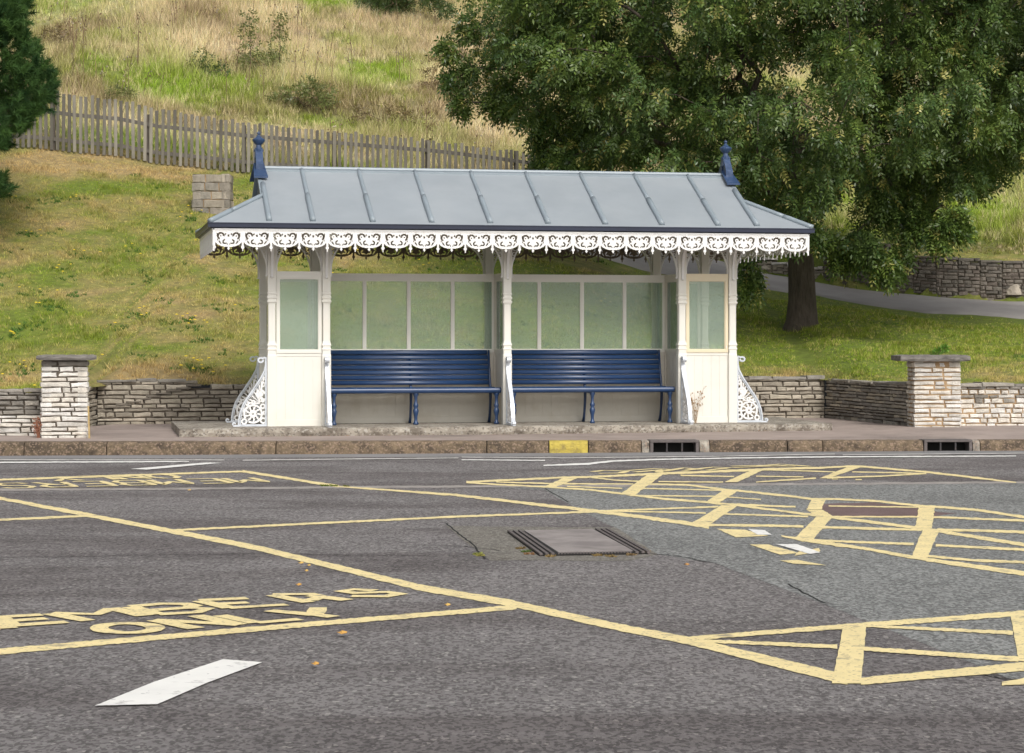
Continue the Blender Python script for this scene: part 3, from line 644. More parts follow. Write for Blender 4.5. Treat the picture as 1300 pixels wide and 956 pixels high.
# stone block on the lawn
x_, y_, z_ = hit(268, 272)
e = empty('stone_block_pier', (x_, y_, z_)); tag(e, 'small square pier of squared stone blocks standing on the lawn below the fence', 'pier')
m = MB(); hw = 24.3/F*y_; H = .69
c = [(-hw,0),(hw,0),(hw,.45),(-hw,.45)]
for r in range(5):
    z0 = -.05 + r*(H+.05)/5
    for k in range(4):
        p0 = Vector((*c[k],0)); p1 = Vector((*c[(k+1)%4],0)); ex = p1-p0; L = ex.length; ex.normalize(); ey = Vector((ex.y,-ex.x,0))
        cuts = [[.45],[.3,.8],[.5],[.33,.7],[.35,.8]][r]; ed = [0]+[q*L for q in cuts]+[L]
        for s0, s1 in zip(ed[:-1], ed[1:]): stone(m, p0, ex, ey, s0+.005, s1-.005, z0+.004, z0+.144, .15, stonecol([(.36,.32,.27),(.42,.37,.3),(.3,.275,.235)]), .015)
m.build('blockwork', M['stone'], e); m = MB(); m.box(-hw+.03,hw-.03,.03,.42,-.1,H-.01); m.build('core', M['mortar'], e)
# ------------------------------------------------------------------ path behind, walls behind the path
near = [(600,300),(700,318),(766,331),(819,345),(870,355),(955,366),(1032,375),(1115,391),(1177,398.5),(1300,406),(1420,411)]
farx = np.linspace(.2, 12, 40)
nearW = np.array([hit(u, v)[:2] for u, v in near]); NX = nearW[:,0]; NY = nearW[:,1]
def pathN(x): return np.interp(x, NX, NY)
def onpath(x, y): return (x > .3) & (y > pathN(x)-.22) & (y < np.interp(x, FARX, FARY)+.05)
V = []; Fq = []; xs = np.linspace(.3, 14, 90); K = 14
for i, x in enumerate(xs):
    y0 = pathN(x) + .05*math.sin(x*5)+.03*math.sin(x*13); y1 = np.interp(x, FARX, FARY)
    for j in range(K+1):
        y = y0+(y1-y0)*j/K; V.append((x, y, float(terr(x, y))+(.03 if 0 < j < K else -.03)))
    if i:
        for j in range(K): a = (i-1)*(K+1)+j; Fq.append((a, a+K+1, a+K+2, a+1))
tag(mk('hillside_path', V, Fq, M['path'], smooth=True), kind='structure')
DARKST = [(.15,.135,.115),(.2,.18,.15),(.24,.21,.175),(.18,.15,.125)]
def fb(x): return float(np.interp(x, FARX, FARY))
w5 = wall('retaining_wall', 'dark coursed stone retaining wall beside the path behind the tree, stepping down to the right')
m = MB(); cm = MB(); xs = [5.9,6.2,6.6,7.0,7.4,7.8,8.2,8.6,9.0,9.5,10.2,11.5]
for a_, b_ in zip(xs[:-1], xs[1:]):
    pa, pb = (a_, fb(a_)+.02), (b_, fb(b_)+.02); za, zb_ = float(terr(*pa)), float(terr(*pb))
    top = za + .82 if a_ < 8.2 else zb_+.78
    wallrun(m, cm, pa, pb, (za-.02, zb_-.02), (za+zb_)/2+(.84 if a_ < 7 else .70), DARKST, ch=(.05,.085), sl=(.14,.3), gap=.012, dep=.2)
    coping(m, pa, pb, (za+zb_)/2+(.84 if a_ < 7 else .70), DARKST, th=.06, dep=.3)
m.build('stonework', M['stone'], w5); cm.build('core', M['stone_core'], w5)
w6 = wall('edging_wall', 'very low stone edging wall with pale coping behind the path, left of the tree trunk')
m = MB(); cm = MB()
for a_, b_ in [(3.0+.29*i, 3.29+.29*i) for i in range(10)]:
    pa, pb = (a_, fb(a_)+.02), (b_, fb(b_)+.02); za, zb_ = float(terr(*pa)), float(terr(*pb))
    wallrun(m, cm, pa, pb, (za-.02, zb_-.02), max(za, zb_)+.2, WARM, ch=(.05,.08), gap=.01, dep=.15); coping(m, pa, pb, max(za, zb_)+.2, LIGHT, th=.05, dep=.25)
m.build('stonework', M['stone'], w6); cm.build('core', M['stone_core'], w6)
def rock(name, loc, s, mat, label, cat):
    import bmesh
    bm = bmesh.new(); bmesh.ops.create_icosphere(bm, subdivisions=3, radius=1)
    for v in bm.verts:
        n = mnoise.noise(v.co*1.4+Vector(loc)) ; n2 = mnoise.noise(v.co*4+Vector(loc))
        v.co *= 1+.32*n+.08*n2; v.co.x *= s[0]; v.co.y *= s[1]; v.co.z = max(-.2, v.co.z)*s[2]
    me = bpy.data.meshes.new(name); bm.to_mesh(me); bm.free(); me.materials.append(mat); o = bpy.data.objects.new(name, me); COL.objects.link(o); o.location = loc
    tag(o, label, cat); return o
M['boulder'] = material('boulder', (.42,.37,.30), .9, var=.2, scale=5, bump=.8, bscale=14)
x_, y_, z_ = hit(1287, 377); rock('boulder', (x_, y_, z_+.05), (.17,.14,.17), M['boulder'], 'pale rough boulder at the edge of the path by the right retaining wall', 'boulder')
x_, y_, z_ = hit(974, 347); rock('boulder', (x_, y_, z_+.03), (.13,.1,.1), M['boulder'], 'small pale boulder beside the far edge of the path left of the tree trunk', 'boulder')
# ------------------------------------------------------------------ picket fence
fe = empty('picket_fence', (-8.6, 39.5, float(terr(-8.6, 39.5)))); tag(fe, 'weathered grey wooden picket fence climbing the hillside behind the lawn', 'fence')
def fy_(x): return 39.6 + (x+9)*.12
pk = []; x = -9.85; FB = []
O = Vector(fe.location)
def fz(x): return float(terr(x, fy_(x)))
ip = 0; rails = []
while x < .55:
    y = fy_(x); z = fz(x) + random.uniform(-.01,.015) + .03; t = random.uniform(.55,1.3); c = (.23*t,.212*t,.175*t)
    m = MB(); h = float(np.interp(x, [-9.5,-7.5,-5.2,-2,1], [1.12,1.06,.95,.9,.86])) + random.uniform(-.03,.03); wd = .0295; tw = random.uniform(-.012,.012)
    rings = [[(x-wd-O.x, y-.012-O.y, z-O.z),(x+wd-O.x,y-.012-O.y,z-O.z),(x+wd-O.x,y+.012-O.y,z-O.z),(x-wd-O.x,y+.012-O.y,z-O.z)],
             [(x-wd+tw-O.x, y-.012-O.y, z+h-O.z),(x+wd+tw-O.x,y-.012-O.y,z+h+random.uniform(-.012,.012)-O.z),(x+wd+tw-O.x,y+.012-O.y,z+h-O.z),(x-wd+tw-O.x,y+.012-O.y,z+h-O.z)]]
    pk.append((rings, c)); x += .106 + random.uniform(-.006,.006)
for rings, c in pk[-98:]:
    m = MB(); m.loft(rings, c); m.build('picket', M['wood_fence'], fe)
rest = MB()
for rings, c in pk[:-98]: rest.loft(rings, c)
if rest.v: r_ = rest.build('pickets_beyond', M['wood_fence'], fe); r_['kind'] = 'stuff'
for hh in (.2, .70):
    m = MB(); xs = np.linspace(-10.4, .5, 30)
    m.loft([[(x-O.x, fy_(x)+.014-O.y, fz(x)+hh-O.z),(x-O.x, fy_(x)+.05-O.y, fz(x)+hh-O.z),(x-O.x, fy_(x)+.05-O.y, fz(x)+hh+.07-O.z),(x-O.x, fy_(x)+.014-O.y, fz(x)+hh+.07-O.z)] for x in xs], (.15,.135,.115))
    m.build('rail', M['wood_fence'], fe)
for u in (66, 188, 309, 424, 542, 655):
    for _ in range(1):
        y = 40; 
        for _ in range(5): x = (u-650)/F*y; y = fy_(x)
    m = MB(); z = fz(x); m.box(x-.04-O.x, x+.04-O.x, y+.052-O.y, y+.13-O.y, z-.1-O.z, z+.93-O.z, (.13,.11,.09)); m.build('post', M['wood_fence'], fe)
# ------------------------------------------------------------------ platform + shelter
YAW = .1994; SH = Vector((-.0642, 25.869, .247))
cs, sn = math.cos(YAW), math.sin(YAW)
def SW(X, Y_, Z_=0): return (SH.x + X*cs - Y_*sn, SH.y + X*sn + Y_*cs, SH.z + Z_)
m = MB()
n = 90; rings = []
for i in range(n+1):
    X = -3.97+7.98*i/n; j = lambda a=.012: random.uniform(-a, a); e_ = .03 if i in (0, n) else 0
    yf = -.50
    rings.append([SW(X, yf+.03+j(), -.16), SW(X, yf+e_+j(), -.06+j()), SW(X, yf+.008+e_+j(.006), -.014+j(.004)), SW(X, yf+.04+e_, -.001), SW(X, 1.75, 0), SW(X, 1.78, -.16)])
m.loft(rings); tag(m.build('concrete_platform', M['platform']), kind='structure')
sh = empty('promenade_shelter', SH, YAW)
tag(sh, 'white and cream Victorian promenade shelter with lead hipped roof, lacy iron fringe and glazed screens', 'shelter')
X0, X1 = 2.86, 2.208; DP = 1.2; DW = .69; OV = .76; ZR, ZB, ZG = 1.849, .9066, 1.763
YR = .6; ZE = 2.386; ZK = 3.12; XE = 3.64; XV = 2.95; TM = .5
YF, YB = -.78, 1.98
def slope(t, side=-1):  # t 0 eave .. 1 ridge
    y = YF + (YR-YF)*t if side < 0 else YB + (YR-YB)*t; return y, ZE + (ZK-ZE)*t
# roof shell (closed solid: top skin and underside)
rf = []
ym, zm = slope(TM); ymb = slope(TM, 1)[0]
top = [(-XE,YF,ZE),(XE,YF,ZE),(XV,ym,zm),(XV,YR,ZK),(-XV,YR,ZK),(-XV,ym,zm),(-XE,YB,ZE),(XE,YB,ZE),(XV,ymb,zm),(-XV,ymb,zm)]
th = .035
V = top + [(x*(1 if abs(x) < 3 else .995), y, z-th) for x, y, z in top]
Fc = [(0,1,2,3,4,5),(7,6,9,4,3,8),(0,5,9,6),(1,7,8,2),(5,4,9),(2,8,3)]
Fc += [tuple(i+10 for i in f[::-1]) for f in Fc[:4]] + [(15,19,14),(12,13,18)]
Fc += [(0,10,11,1),(1,11,17,7),(7,17,16,6),(6,16,10,0)]
roof = mk('roof', V, Fc, M['lead'], sh)
# sheeting laps: low horizontal steps on each sheet
def roll(m, p, q, r=.024, n=8, steps=6):
    p = Vector(p); q = Vector(q); P = [p+(q-p)*i/steps for i in range(steps+1)]
    m.tube(P, [r*.9]+[r]*(steps-1)+[r*1.05], n)
for side in (-1, 1):
    for k in range(8):
        X = (k-3.5+.01)*.7; y1_, z1_ = slope(.985, side); y0_, z0_ = slope(.03, side); ym_, zm_ = slope(.5, side)
        m = MB(); roll(m, (X, y1_, z1_+.008), (X, ym_, zm_+.010), .026); roll(m, (X, ym_+.012*side, zm_+.012), (X, y0_, z0_+.012), .033); m.build('batten_roll', M['lead_roll'], roof, True)
    for s in (-1, 1):
        y1_, z1_ = slope(.70, side); y0_, z0_ = slope(.03, side)
        m = MB(); roll(m, (s*XV, y1_, z1_+.01), (s*XV, y0_, z0_+.012), .033); m.build('batten_roll', M['lead_roll'], roof, True)
        m = MB(); a_ = Vector((s*XV, slope(TM, side)[0], slope(TM, side)[1]+.01)); b_ = Vector((s*XE, YF if side < 0 else YB, ZE+.012)); mid = a_*.4+b_*.6
        roll(m, a_, mid, .028); roll(m, mid, b_, .032); m.build('hip_roll', M['lead_roll'], roof, True)
m = MB(); m.tube([(-XV, YR, ZK+.006), (0, YR, ZK+.006), (XV, YR, ZK+.006)], .028, 8); m.box(-XV, XV, YR-.075, YR+.075, ZK-.048, ZK-.02)
m.build('ridge_roll', M['lead_roll'], roof)
m = MB()
for s in (-1, 1):   # verge flashing strips up the gablets
    for side in (-1, 1):
        y1_, z1_ = slope(1, side); y0_, z0_ = slope(.52, side)
        m.loft([[(s*XV-.0*s, y0_, z0_+.006),(s*(XV+.05), y0_, z0_+.006),(s*(XV+.05), y0_, z0_-.03),(s*XV, y0_, z0_-.03)],[(s*XV, y1_, z1_+.006),(s*(XV+.05), y1_, z1_+.006),(s*(XV+.05), y1_, z1_-.03),(s*XV, y1_, z1_-.03)]])
m.build('verge_flashing', M['lead_roll'], roof)
for s in (-1, 1):
    fn = MB(); cx = s*2.965
    for side in (-1, 1):
        dy = (YR-YF) if side < 0 else (YB-YR); pit = (ZK-ZE)/dy*1.02
        a = lambda d, z: (YR+side*d, ZK+.045-d*pit*1.0+z)
        for (d0, d1, w0, w1, t_) in ((0,.34,.062,.085,.022),):
            y0_, z0_ = a(d0, 0); y1_, z1_ = a(d1, 0)
            fn.loft([[(cx-w0,y0_,z0_),(cx+w0,y0_,z0_),(cx+w0,y0_,z0_+t_),(cx-w0,y0_,z0_+t_)],[(cx-w1,y1_,z1_),(cx+w1,y1_,z1_),(cx+w1,y1_,z1_+t_),(cx-w1,y1_,z1_+t_)]])
        y0_, z0_ = a(.03, .02); y1_, z1_ = a(.17, .02)
        fn.loft([[(cx-.038,y0_,z0_),(cx+.038,y0_,z0_),(cx+.038,y0_,z0_+.19),(cx-.038,y0_,z0_+.19)],[(cx-.046,y1_,z1_),(cx+.046,y1_,z1_),(cx+.046,y1_,z1_+.07),(cx-.046,y1_,z1_+.07)]])
    for z0, z1_, r0, r1 in ((.12,.235,.052,.044),):
        fn.loft([[(cx-r0,YR-r0,ZK+z0),(cx+r0,YR-r0,ZK+z0),(cx+r0,YR+r0,ZK+z0),(cx-r0,YR+r0,ZK+z0)],[(cx-r1,YR-r1,ZK+z1_),(cx+r1,YR-r1,ZK+z1_),(cx+r1,YR+r1,ZK+z1_),(cx-r1,YR+r1,ZK+z1_)]])
    fn.lathe(cx, YR, [(ZK+z, r*1.17) for z, r in [(.2,.05),(.232,.052),(.238,.04),(.25,.04),(.256,.028),(.285,.026),(.292,.034),(.31,.05),(.335,.064),(.35,.066),(.36,.06),(.375,.036),(.395,.02),(.412,.012),(.42,.018),(.43,.02),(.44,.017),(.452,.004)]], 14)
    fn.build('finial', M['finial_blue'], sh)
# gutters
def rect_ring(m, x, ya, yb, z0, z1, t):
    m.box(-x, x, ya, ya+t, z0, z1); m.box(-x, x, yb-t, yb, z0, z1); m.box(-x, -x+t, ya+t, yb-t, z0, z1); m.box(x-t, x, ya+t, yb-t, z0, z1)
m = MB(); rect_ring(m, XE+.02, YF-.025, YB+.025, 2.330, 2.374, .045); rect_ring(m, XE-.012, YF+.01, YB-.01, 2.318, 2.330, .02); rect_ring(m, XE+.026, YF-.031, YB+.031, 2.373, 2.384, .03); m.build('gutter', M['gutter_navy'], sh)
# fringe castings
YA_, YB_ = -.768, 1.968
XF = 3.585; ZF = 2.316

def fringe_mask(W, cell=.0054):
    """one cast repeat: cells of the pierced plate, x 0..W, y 0..-.285"""
    nx = int(round(W/cell)); ny = int(.286/cell); X = (np.arange(nx)+.5)*W/nx; Yd = (np.arange(ny)+.5)*cell
    x, y = np.meshgrid(X, Yd, indexing='ij'); y = y + .016; u = np.abs(x - W/2); h = W/2
    sc = .150 + .084*np.sqrt(np.clip(1-(u/(h*.97))**2, 0, 1))
    solid = (y < sc)
    solid |= (u < .007+.010*np.clip(1-np.abs(y-.25)/.012, 0, 1)) & (y < .272)
    e = h - u; solid |= (e < .010+.011*np.clip(1-np.abs(y-.235)/.018, 0, 1)) & (y < .255) | (e < .005) & (y < .28)
    def ring(cx, cy, r0, r1, a0, a1):   # pierced crescent, measured from the middle outward
        dx = u - cx; dy = cy - y; r = np.hypot(dx, dy); a = np.degrees(np.arctan2(dy, dx)) % 360
        return (r > r0) & (r < r1) & (((a-a0) % 360) < ((a1-a0) % 360))
    hole = ring(.088, .104, .023, .046, -70, 190) | ring(.088,.104,.0,.009,0,359.9)
    hole |= ring(.042, .172, .012, .030, -150, 95)
    hole |= (np.hypot((u-.0)/.012, (y-.10)/.016) < 1) | (np.hypot((u-.034)/.010, (y-.083)/.012) < 1)
    hole |= (np.hypot((u-.100+.5*(y-.175))/.010, (y-.178)/.022) < 1) | (np.hypot((u-.014)/.006, (y-.2)/.012) < 1) | (np.hypot((u-.131)/.006, (y-.085)/.02) < 1) | (np.hypot((u-.127)/.006, (y-.148)/.014) < 1)
    return solid & ~(hole & (y > .044)), nx, ny, cell
def fringe(n, L, to3, mat):
    W = L/n; mk_, nx, ny, cell = fringe_mask(W); full = np.tile(mk_, (n, 1)); NX_ = nx*n; dx = L/NX_; hd = .006
    pad = np.pad(full, 1); V = []; Fq = []; idx = {}
    def vid(i, j, k):
        q = (i, j, k)
        if q not in idx: idx[q] = len(V); V.append(to3(i*dx, -j*cell*.98, hd if k else -hd))
        return idx[q]
    for i, j in zip(*np.nonzero(full)):
        i = int(i); j = int(j)
        Fq.append((vid(i,j,0), vid(i+1,j,0), vid(i+1,j+1,0), vid(i,j+1,0))); Fq.append((vid(i,j,1), vid(i,j+1,1), vid(i+1,j+1,1), vid(i+1,j,1)))
        if not pad[i, j+1]: Fq.append((vid(i,j,0), vid(i,j+1,0), vid(i,j+1,1), vid(i,j,1)))
        if not pad[i+2, j+1]: Fq.append((vid(i+1,j,0), vid(i+1,j,1), vid(i+1,j+1,1), vid(i+1,j+1,0)))
        if not pad[i+1, j]: Fq.append((vid(i,j,0), vid(i,j,1), vid(i+1,j,1), vid(i+1,j,0)))
        if not pad[i+1, j+2]: Fq.append((vid(i,j+1,0), vid(i+1,j+1,0), vid(i+1,j+1,1), vid(i,j+1,1)))
    m = MB(); m.v = V; m.f = Fq
    m.ribbon([(0,-.006),(L,-.006)], .012, .03, to3); m.ribbon([(0,-.024),(L,-.024)], .005, .022, to3)
    for q in range(n+1): m.ribbon([(q*W,-.02),(q*W,-.2)], .007, .02, to3)
    return m.build('fringe', mat, sh)
M['brown_iron'] = material('brown_iron', (.24,.185,.14), .8, var=.3, scale=9)  # mottled dark brown for the rear fringe; the other fringes are white
fringe(22, 2*XF, lambda x, y, d: (-XF+x, YA_+d, ZF+y), M['white_iron']); fringe(22, 2*XF, lambda x, y, d: (-XF+x, YB_+d, ZF+y), M['brown_iron'])
fringe(8, YB_-YA_, lambda x, y, d: (-XF-.008+d, YA_+x, ZF+y), M['white_iron']); fringe(8, YB_-YA_, lambda x, y, d: (XF+.008+d, YA_+x, ZF+y), M['white_iron'])
# soffit, wall plates
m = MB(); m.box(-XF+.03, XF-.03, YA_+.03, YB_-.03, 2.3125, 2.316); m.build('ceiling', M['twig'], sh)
m = MB()
for y in (0, DP): m.box(-XF+.04, XF-.04, y-.04, y+.04, 2.215, 2.311)
for x in (-X0,-X1,0,X1,X0): m.box(x-.035, x+.035, YA_+.04, -.041, 2.225, 2.311); m.box(x-.035, x+.035, .041, DP-.041, 2.225, 2.311); m.box(x-.035, x+.035, DP+.041, YB_-.04, 2.225, 2.311)
m.build('wall_plate', M['cream_shade'], sh)
# posts
def post(x, y):
    m = MB(); pr = [(0,.054),(.84,.054),(.86,.05),(.905,.05),(.912,.056),(.925,.056),(.932,.049),(.955,.049),(.962,.056),(.975,.056),(.985,.05),(1.02,.045),(1.455,.045),(1.475,.05),(1.482,.058),(1.5,.058),(1.507,.049),(1.522,.049),(1.53,.058),(1.548,.058),(1.556,.049),(1.572,.049),(1.58,.056),(1.59,.056),(1.6,.05),(2.215,.05)]
    rings = []
    for z, h in pr:
        b = h*.22 if 1.0 < z < 1.47 else h*.08
        rings.append([(x-h+b,y-h,z),(x+h-b,y-h,z),(x+h,y-h+b,z),(x+h,y+h-b,z),(x+h-b,y+h,z),(x-h+b,y+h,z),(x-h,y+h-b,z),(x-h,y-h+b,z)])
    m.loft(rings)
    return m.build('post', M['cream'], sh)
PX = (-X0,-X1,0,X1,X0)
for y in (0, DP):
    for x in PX: post(x, y)
# spandrel brackets
def bracket(x, y, dx, dy, Wb=.235, Hb=.40):
    m = MB(); zt = 2.213; o = .052
    T3 = lambda a, b, d: (x+dx*(o+a)+dy*d, y+dy*(o+a)+dx*d, zt+b)
    arc = [(Wb*(1-math.cos(t)), -Hb*(1-math.sin(t))) for t in [math.pi/2*i/14 for i in range(15)]]
    m.ribbon(arc, .016, .03, T3); m.ribbon([(.008,-.01),(.008,-Hb-.01)], .016, .024, T3); m.ribbon([(0,-.008),(Wb+.02,-.008)], .016, .024, T3)
    m.ribbon([(.0,-Hb),(.012,-Hb-.02),(.022,-Hb-.012)], .018, .028, T3)
    def c(cx, cy, r, a0=0, a1=360, n=12, w=.008): m.ribbon([(cx+r*math.cos(math.radians(a0+(a1-a0)*i/n)), cy+r*math.sin(math.radians(a0+(a1-a0)*i/n))) for i in range(n+1)], w, .014, T3, .001)
    c(.052,-.058,.034); c(.12,-.038,.02); c(.042,-.135,.022); c(.03,-.19,.015)
    return m.build('spandrel_bracket', M['white_iron'], sh)
for yy, sy in ((0,-1),(DP,1)):
    for x in PX:
        bracket(x, yy, 0, sy, .26, .42)
        for s in (-1, 1):
            wb = .235
            bracket(x, yy, s, 0, wb)
# buttress braces
BP = [(.012,.80),(.014,.72),(.03,.655),(.08,.56),(.135,.48),(.18,.41),(.235,.335),(.28,.26),(.312,.17),(.328,.09),(.333,.012)]
def brace(x, y, dx, dy):
    m = MB(); o = .056
    T3 = lambda a, b, d: (x+dx*(o+a)+dy*d, y+dy*(o+a)+dx*d, b)
    P = []
    for i in range(len(BP)-1):
        for t in (0, .5): P.append((BP[i][0]+(BP[i+1][0]-BP[i][0])*t, BP[i][1]+(BP[i+1][1]-BP[i][1])*t))
    P.append(BP[-1])
    m.ribbon([(a+.004, b) for a, b in P], .018, .048, T3); m.ribbon([(a-.016, b-.004) for a, b in P[4:]], .01, .034, T3)
    f = m.build('rim', M['silver_iron'], sh) if False else None
    m.ribbon([(.012,.82),(.012,0.0)], .024, .044, T3); m.ribbon([(0,.014),(.345,.014)], .026, .05, T3, .001)
    m.ribbon([(.33,.006),(.40,.006)], .026, .04, T3); 
    sc = [(.075+.03*math.cos(math.radians(a)), .79+.026*math.sin(math.radians(a))) for a in range(130,-200,-25)]
    m.ribbon([(.0,.80),(.03,.822)]+sc, .02, .05, T3, .002)
    m.ribbon([(.39+.016*math.cos(math.radians(a)), .03+.016*math.sin(math.radians(a))) for a in range(-90,200,30)], .016, .04, T3)
    rim = m.build('brace', M['silver_iron'], sh)
    w_ = MB()
    def c(cx, cy, r, a0=0, a1=360, n=14, w=.013, off=0): w = w*1.35; w_.ribbon([(cx+r*math.cos(math.radians(a0+(a1-a0)*i/n)), cy+r*math.sin(math.radians(a0+(a1-a0)*i/n))) for i in range(n+1)], w, .02, T3, off)
    cx, cy = .165, .15
    c(cx, cy, .105, -30, 300, 18, .016); c(cx, cy, .03, w=.026)
    for i in range(9):
        a = math.radians(i*40+15); w_.ribbon([(cx+.03*math.cos(a), cy+.03*math.sin(a)), (cx+.07*math.cos(a+.1), cy+.07*math.sin(a+.1)), (cx+.1*math.cos(a+.25), cy+.1*math.sin(a+.25))], [.008,.022,.01], .016, T3, .0005*i)
    c(.075,.385,.046,-120,180,14,.017,.001); c(.075,.385,.018,w=.018,off=.002); c(.045,.50,.022,w=.012); c(.035,.57,.014,w=.01)
    for i in range(8):
        t = i/7; b = .30+.3*t; xr = np.interp(b, [q[1] for q in BP[::-1]], [q[0] for q in BP[::-1]])
        w_.ribbon([(.085, .27+.05*t), (xr-.02, b-.02)], [.007,.014], .016, T3, .0006*i)
    for (a, b, r) in ((.05,.24,.024),(.045,.07,.03),(.27,.06,.028),(.285,.2,.016),(.235,.275,.02),(.05,.31,.016),(.16,.29,.018),(.03,.16,.016)): c(a, b, r, w=.014, off=-.001)
    w_.ribbon([(.02,.33),(.12,.27),(.22,.29)], .012, .016, T3, -.002)
    w_.build('filigree', M['white_iron'], rim)
    return rim
for yy, sy in ((0,-1),(DP,1)):
    for x in (-X1, 0, X1): brace(x, yy, 0, sy)
    brace(-X0, yy, -1, 0); brace(X0, yy, 1, 0)
# screens: glazed frames over boarded panels
def boards(m, a0, a1, z0, z1, f0, f1, pitch, plane):
    n = max(1, round((a1-a0)/pitch)); g = .004
    for i in range(n):
        b0 = a0+(a1-a0)*i/n+g/2; b1 = a0+(a1-a0)*(i+1)/n-g/2
        plane(m, b0, b1, f0, f1, z0, z1)
    plane(m, a0, a1, f0+.004, f1-.004, z0, z1)
def px_(m, a0, a1, f0, f1, z0, z1): m.box(a0, a1, f0, f1, z0, z1)
def py_(m, a0, a1, f0, f1, z0, z1): m.box(f0, f1, a0, a1, z0, z1)
def glazed(par_name, a0, a1, f, plane, mull, fmat, pmat, frame_w=.035, pitch=.11, sill=True, mw=.028):
    """a0..a1 along, f = plane position"""
    m = MB()
    boards(m, a0, a1, .075, .835, f-.014, f+.014, pitch, plane)
    pn = m.build('boarded_panel', pmat, sh)
    m = MB(); plane(m, a0, a1, f-.022, f+.022, 0, .0745); m.build('skirting', pmat, pn); m = MB(); plane(m, a0, a1, f-.02, f+.02, .8355, .872); m.build('dado_rail', pmat, pn)
    m = MB(); plane(m, a0, a1, f-.03, f+.03, .8725, ZB); plane(m, a0, a1, f-.028, f+.028, ZG, ZR)
    plane(m, a0, a0+frame_w, f-.024, f+.024, ZB, ZG); plane(m, a1-frame_w, a1, f-.024, f+.024, ZB, ZG)
    for q in mull: plane(m, q-mw/2, q+mw/2, f-.02, f+.02, ZB, ZG)
    win = m.build('window', fmat, sh)
    ed = [a0+frame_w]+[q for q in mull]+[a1-frame_w]
    for i in range(len(ed)-1):
        b0 = ed[i]+(mw/2 if i else 0); b1 = ed[i+1]-(mw/2 if i < len(ed)-2 else 0)
        m = MB(); plane(m, b0, b1, f-.002, f+.002, ZB+.001, ZG-.001); m.build('pane', M['glass'], win)
        m = MB(); bd = .009
        for ff in (f-.016, f+.004):
            plane(m, b0, b0+bd, ff, ff+.012, ZB, ZG); plane(m, b1-bd, b1, ff, ff+.012, ZB, ZG); plane(m, b0+bd, b1-bd, ff, ff+.012, ZG-bd, ZG); plane(m, b0+bd, b1-bd, ff, ff+.012, ZB, ZB+bd)
        m.build('glazing_bead', fmat, win)
for y in (0, DP):
    glazed('', -X0+.055, -X1-.055, y, px_, [], M['cream'], M['cream'])
    glazed('', X1+.055, X0-.055, y, px_, [], M['cream_warm'] if y == 0 else M['cream'], M['cream'])
for a, b in ((-X1+.032, -.032), (.032, X1-.032)):
    st = (b-a+.064)/4
    glazed('', a, b, DW, px_, [a-.032+st*k for k in (1,2,3)], M['cream'], M['cream_shade'], frame_w=.014, mw=.03)
for x in (-X1, 0, X1):
    glazed('', .058, DW-.035, x, py_, [], M['cream_shade'], M['cream_shade'], frame_w=.02)
    glazed('', DW+.035, DP-.058, x, py_, [], M['cream_shade'], M['cream_shade'], frame_w=.02)
    m = MB(); m.box(x-.031, x+.031, DW-.034, DW+.034, 0, ZR-.002); m.build('corner_stile', M['cream_shade'], sh)
m = MB(); m.box(2.775, 2.785, -.0265, -.0245, .925, .955); 
m.build('corner_sticker', M['white_iron'], sh)
# ------------------------------------------------------------------ benches
def bench(xa, xb, label):
    cx = (xa+xb)/2; e = empty('slatted_bench', SW(cx, .35, 0), YAW); tag(e, label, 'bench', 'navy slatted benches inside the shelter')
    a, b = xa-cx, xb-cx; y0 = -.35
    # seat slats : local y from front .10 to back .52
    zs = [.425,.418,.413,.412,.417,.425]
    m = MB(); ring = []
    for i in range(10):
        t = 2*math.pi*i/10; ring.append((math.cos(t)*.03, math.sin(t)*.036))
    m.loft([[(x, y0+.095+p[0], .415+p[1]) for p in ring] for x in (a, a+.01, b-.01, b)], None); m.build('seat_front_rail', M['navy'], e, True)
    for i, z in enumerate(zs):
        y = y0+.135+i*.066; m = MB(); m.box(a+.005, b-.005, y, y+.055, z-.006, z+.022, b=.006); m.build('seat_slat', M['navy'], e)
    for i in range(7):
        t = i/6; z = .475+.062*i; y = y0+.50+.105*t - .02*math.sin(t*math.pi)
        m = MB(); dy = .016; h = .055
        rings = []
        for x in (a+.01, b-.075+.0):
            r = []
            for k in range(8):
                q = 2*math.pi*k/8; r.append((x, y+math.cos(q)*.012+math.sin(q)*.006, z+h/2+math.sin(q)*h/2*1.02))
            rings.append(r)
        m.loft(rings); m.build('back_slat', M['navy'], e, True)
    for x in (a+.05, (a+b)/2, b-.05):
        m = MB(); m.lathe(x, y0+.12, [(q_, w_*1.05) for q_, w_ in [(0,.03),(.02,.032),(.03,.022),(.06,.018),(.10,.02),(.14,.03),(.165,.034),(.185,.028),(.2,.02),(.225,.03),(.24,.03),(.255,.02),(.3,.017),(.34,.022),(.36,.032),(.375,.034),(.385,.034)]], 12)
        m.build('front_leg', M['navy'], e, True)
        m = MB(); P = [(x,y0+.60,0),(x,y0+.56,.08),(x,y0+.53,.18),(x,y0+.505,.3),(x,y0+.50,.4),(x,y0+.53,.47),(x,y0+.58,.62),(x,y0+.635,.9)]
        m.tube(P, [.02,.016,.016,.018,.02,.018,.016,.014], 8); m.tube([(x,y0+.14,.39),(x,y0+.3,.378),(x,y0+.5,.385)], .014, 8); m.tube([(x,y0+.58,.02),(x,y0+.64,.008)], .016, 6)
        m.build('back_leg', M['navy'], e, True)
bench(-2.15, -.055, 'navy blue slatted bench in the left bay of the shelter')
bench(.06, 2.145, 'navy blue slatted bench in the right bay of the shelter')
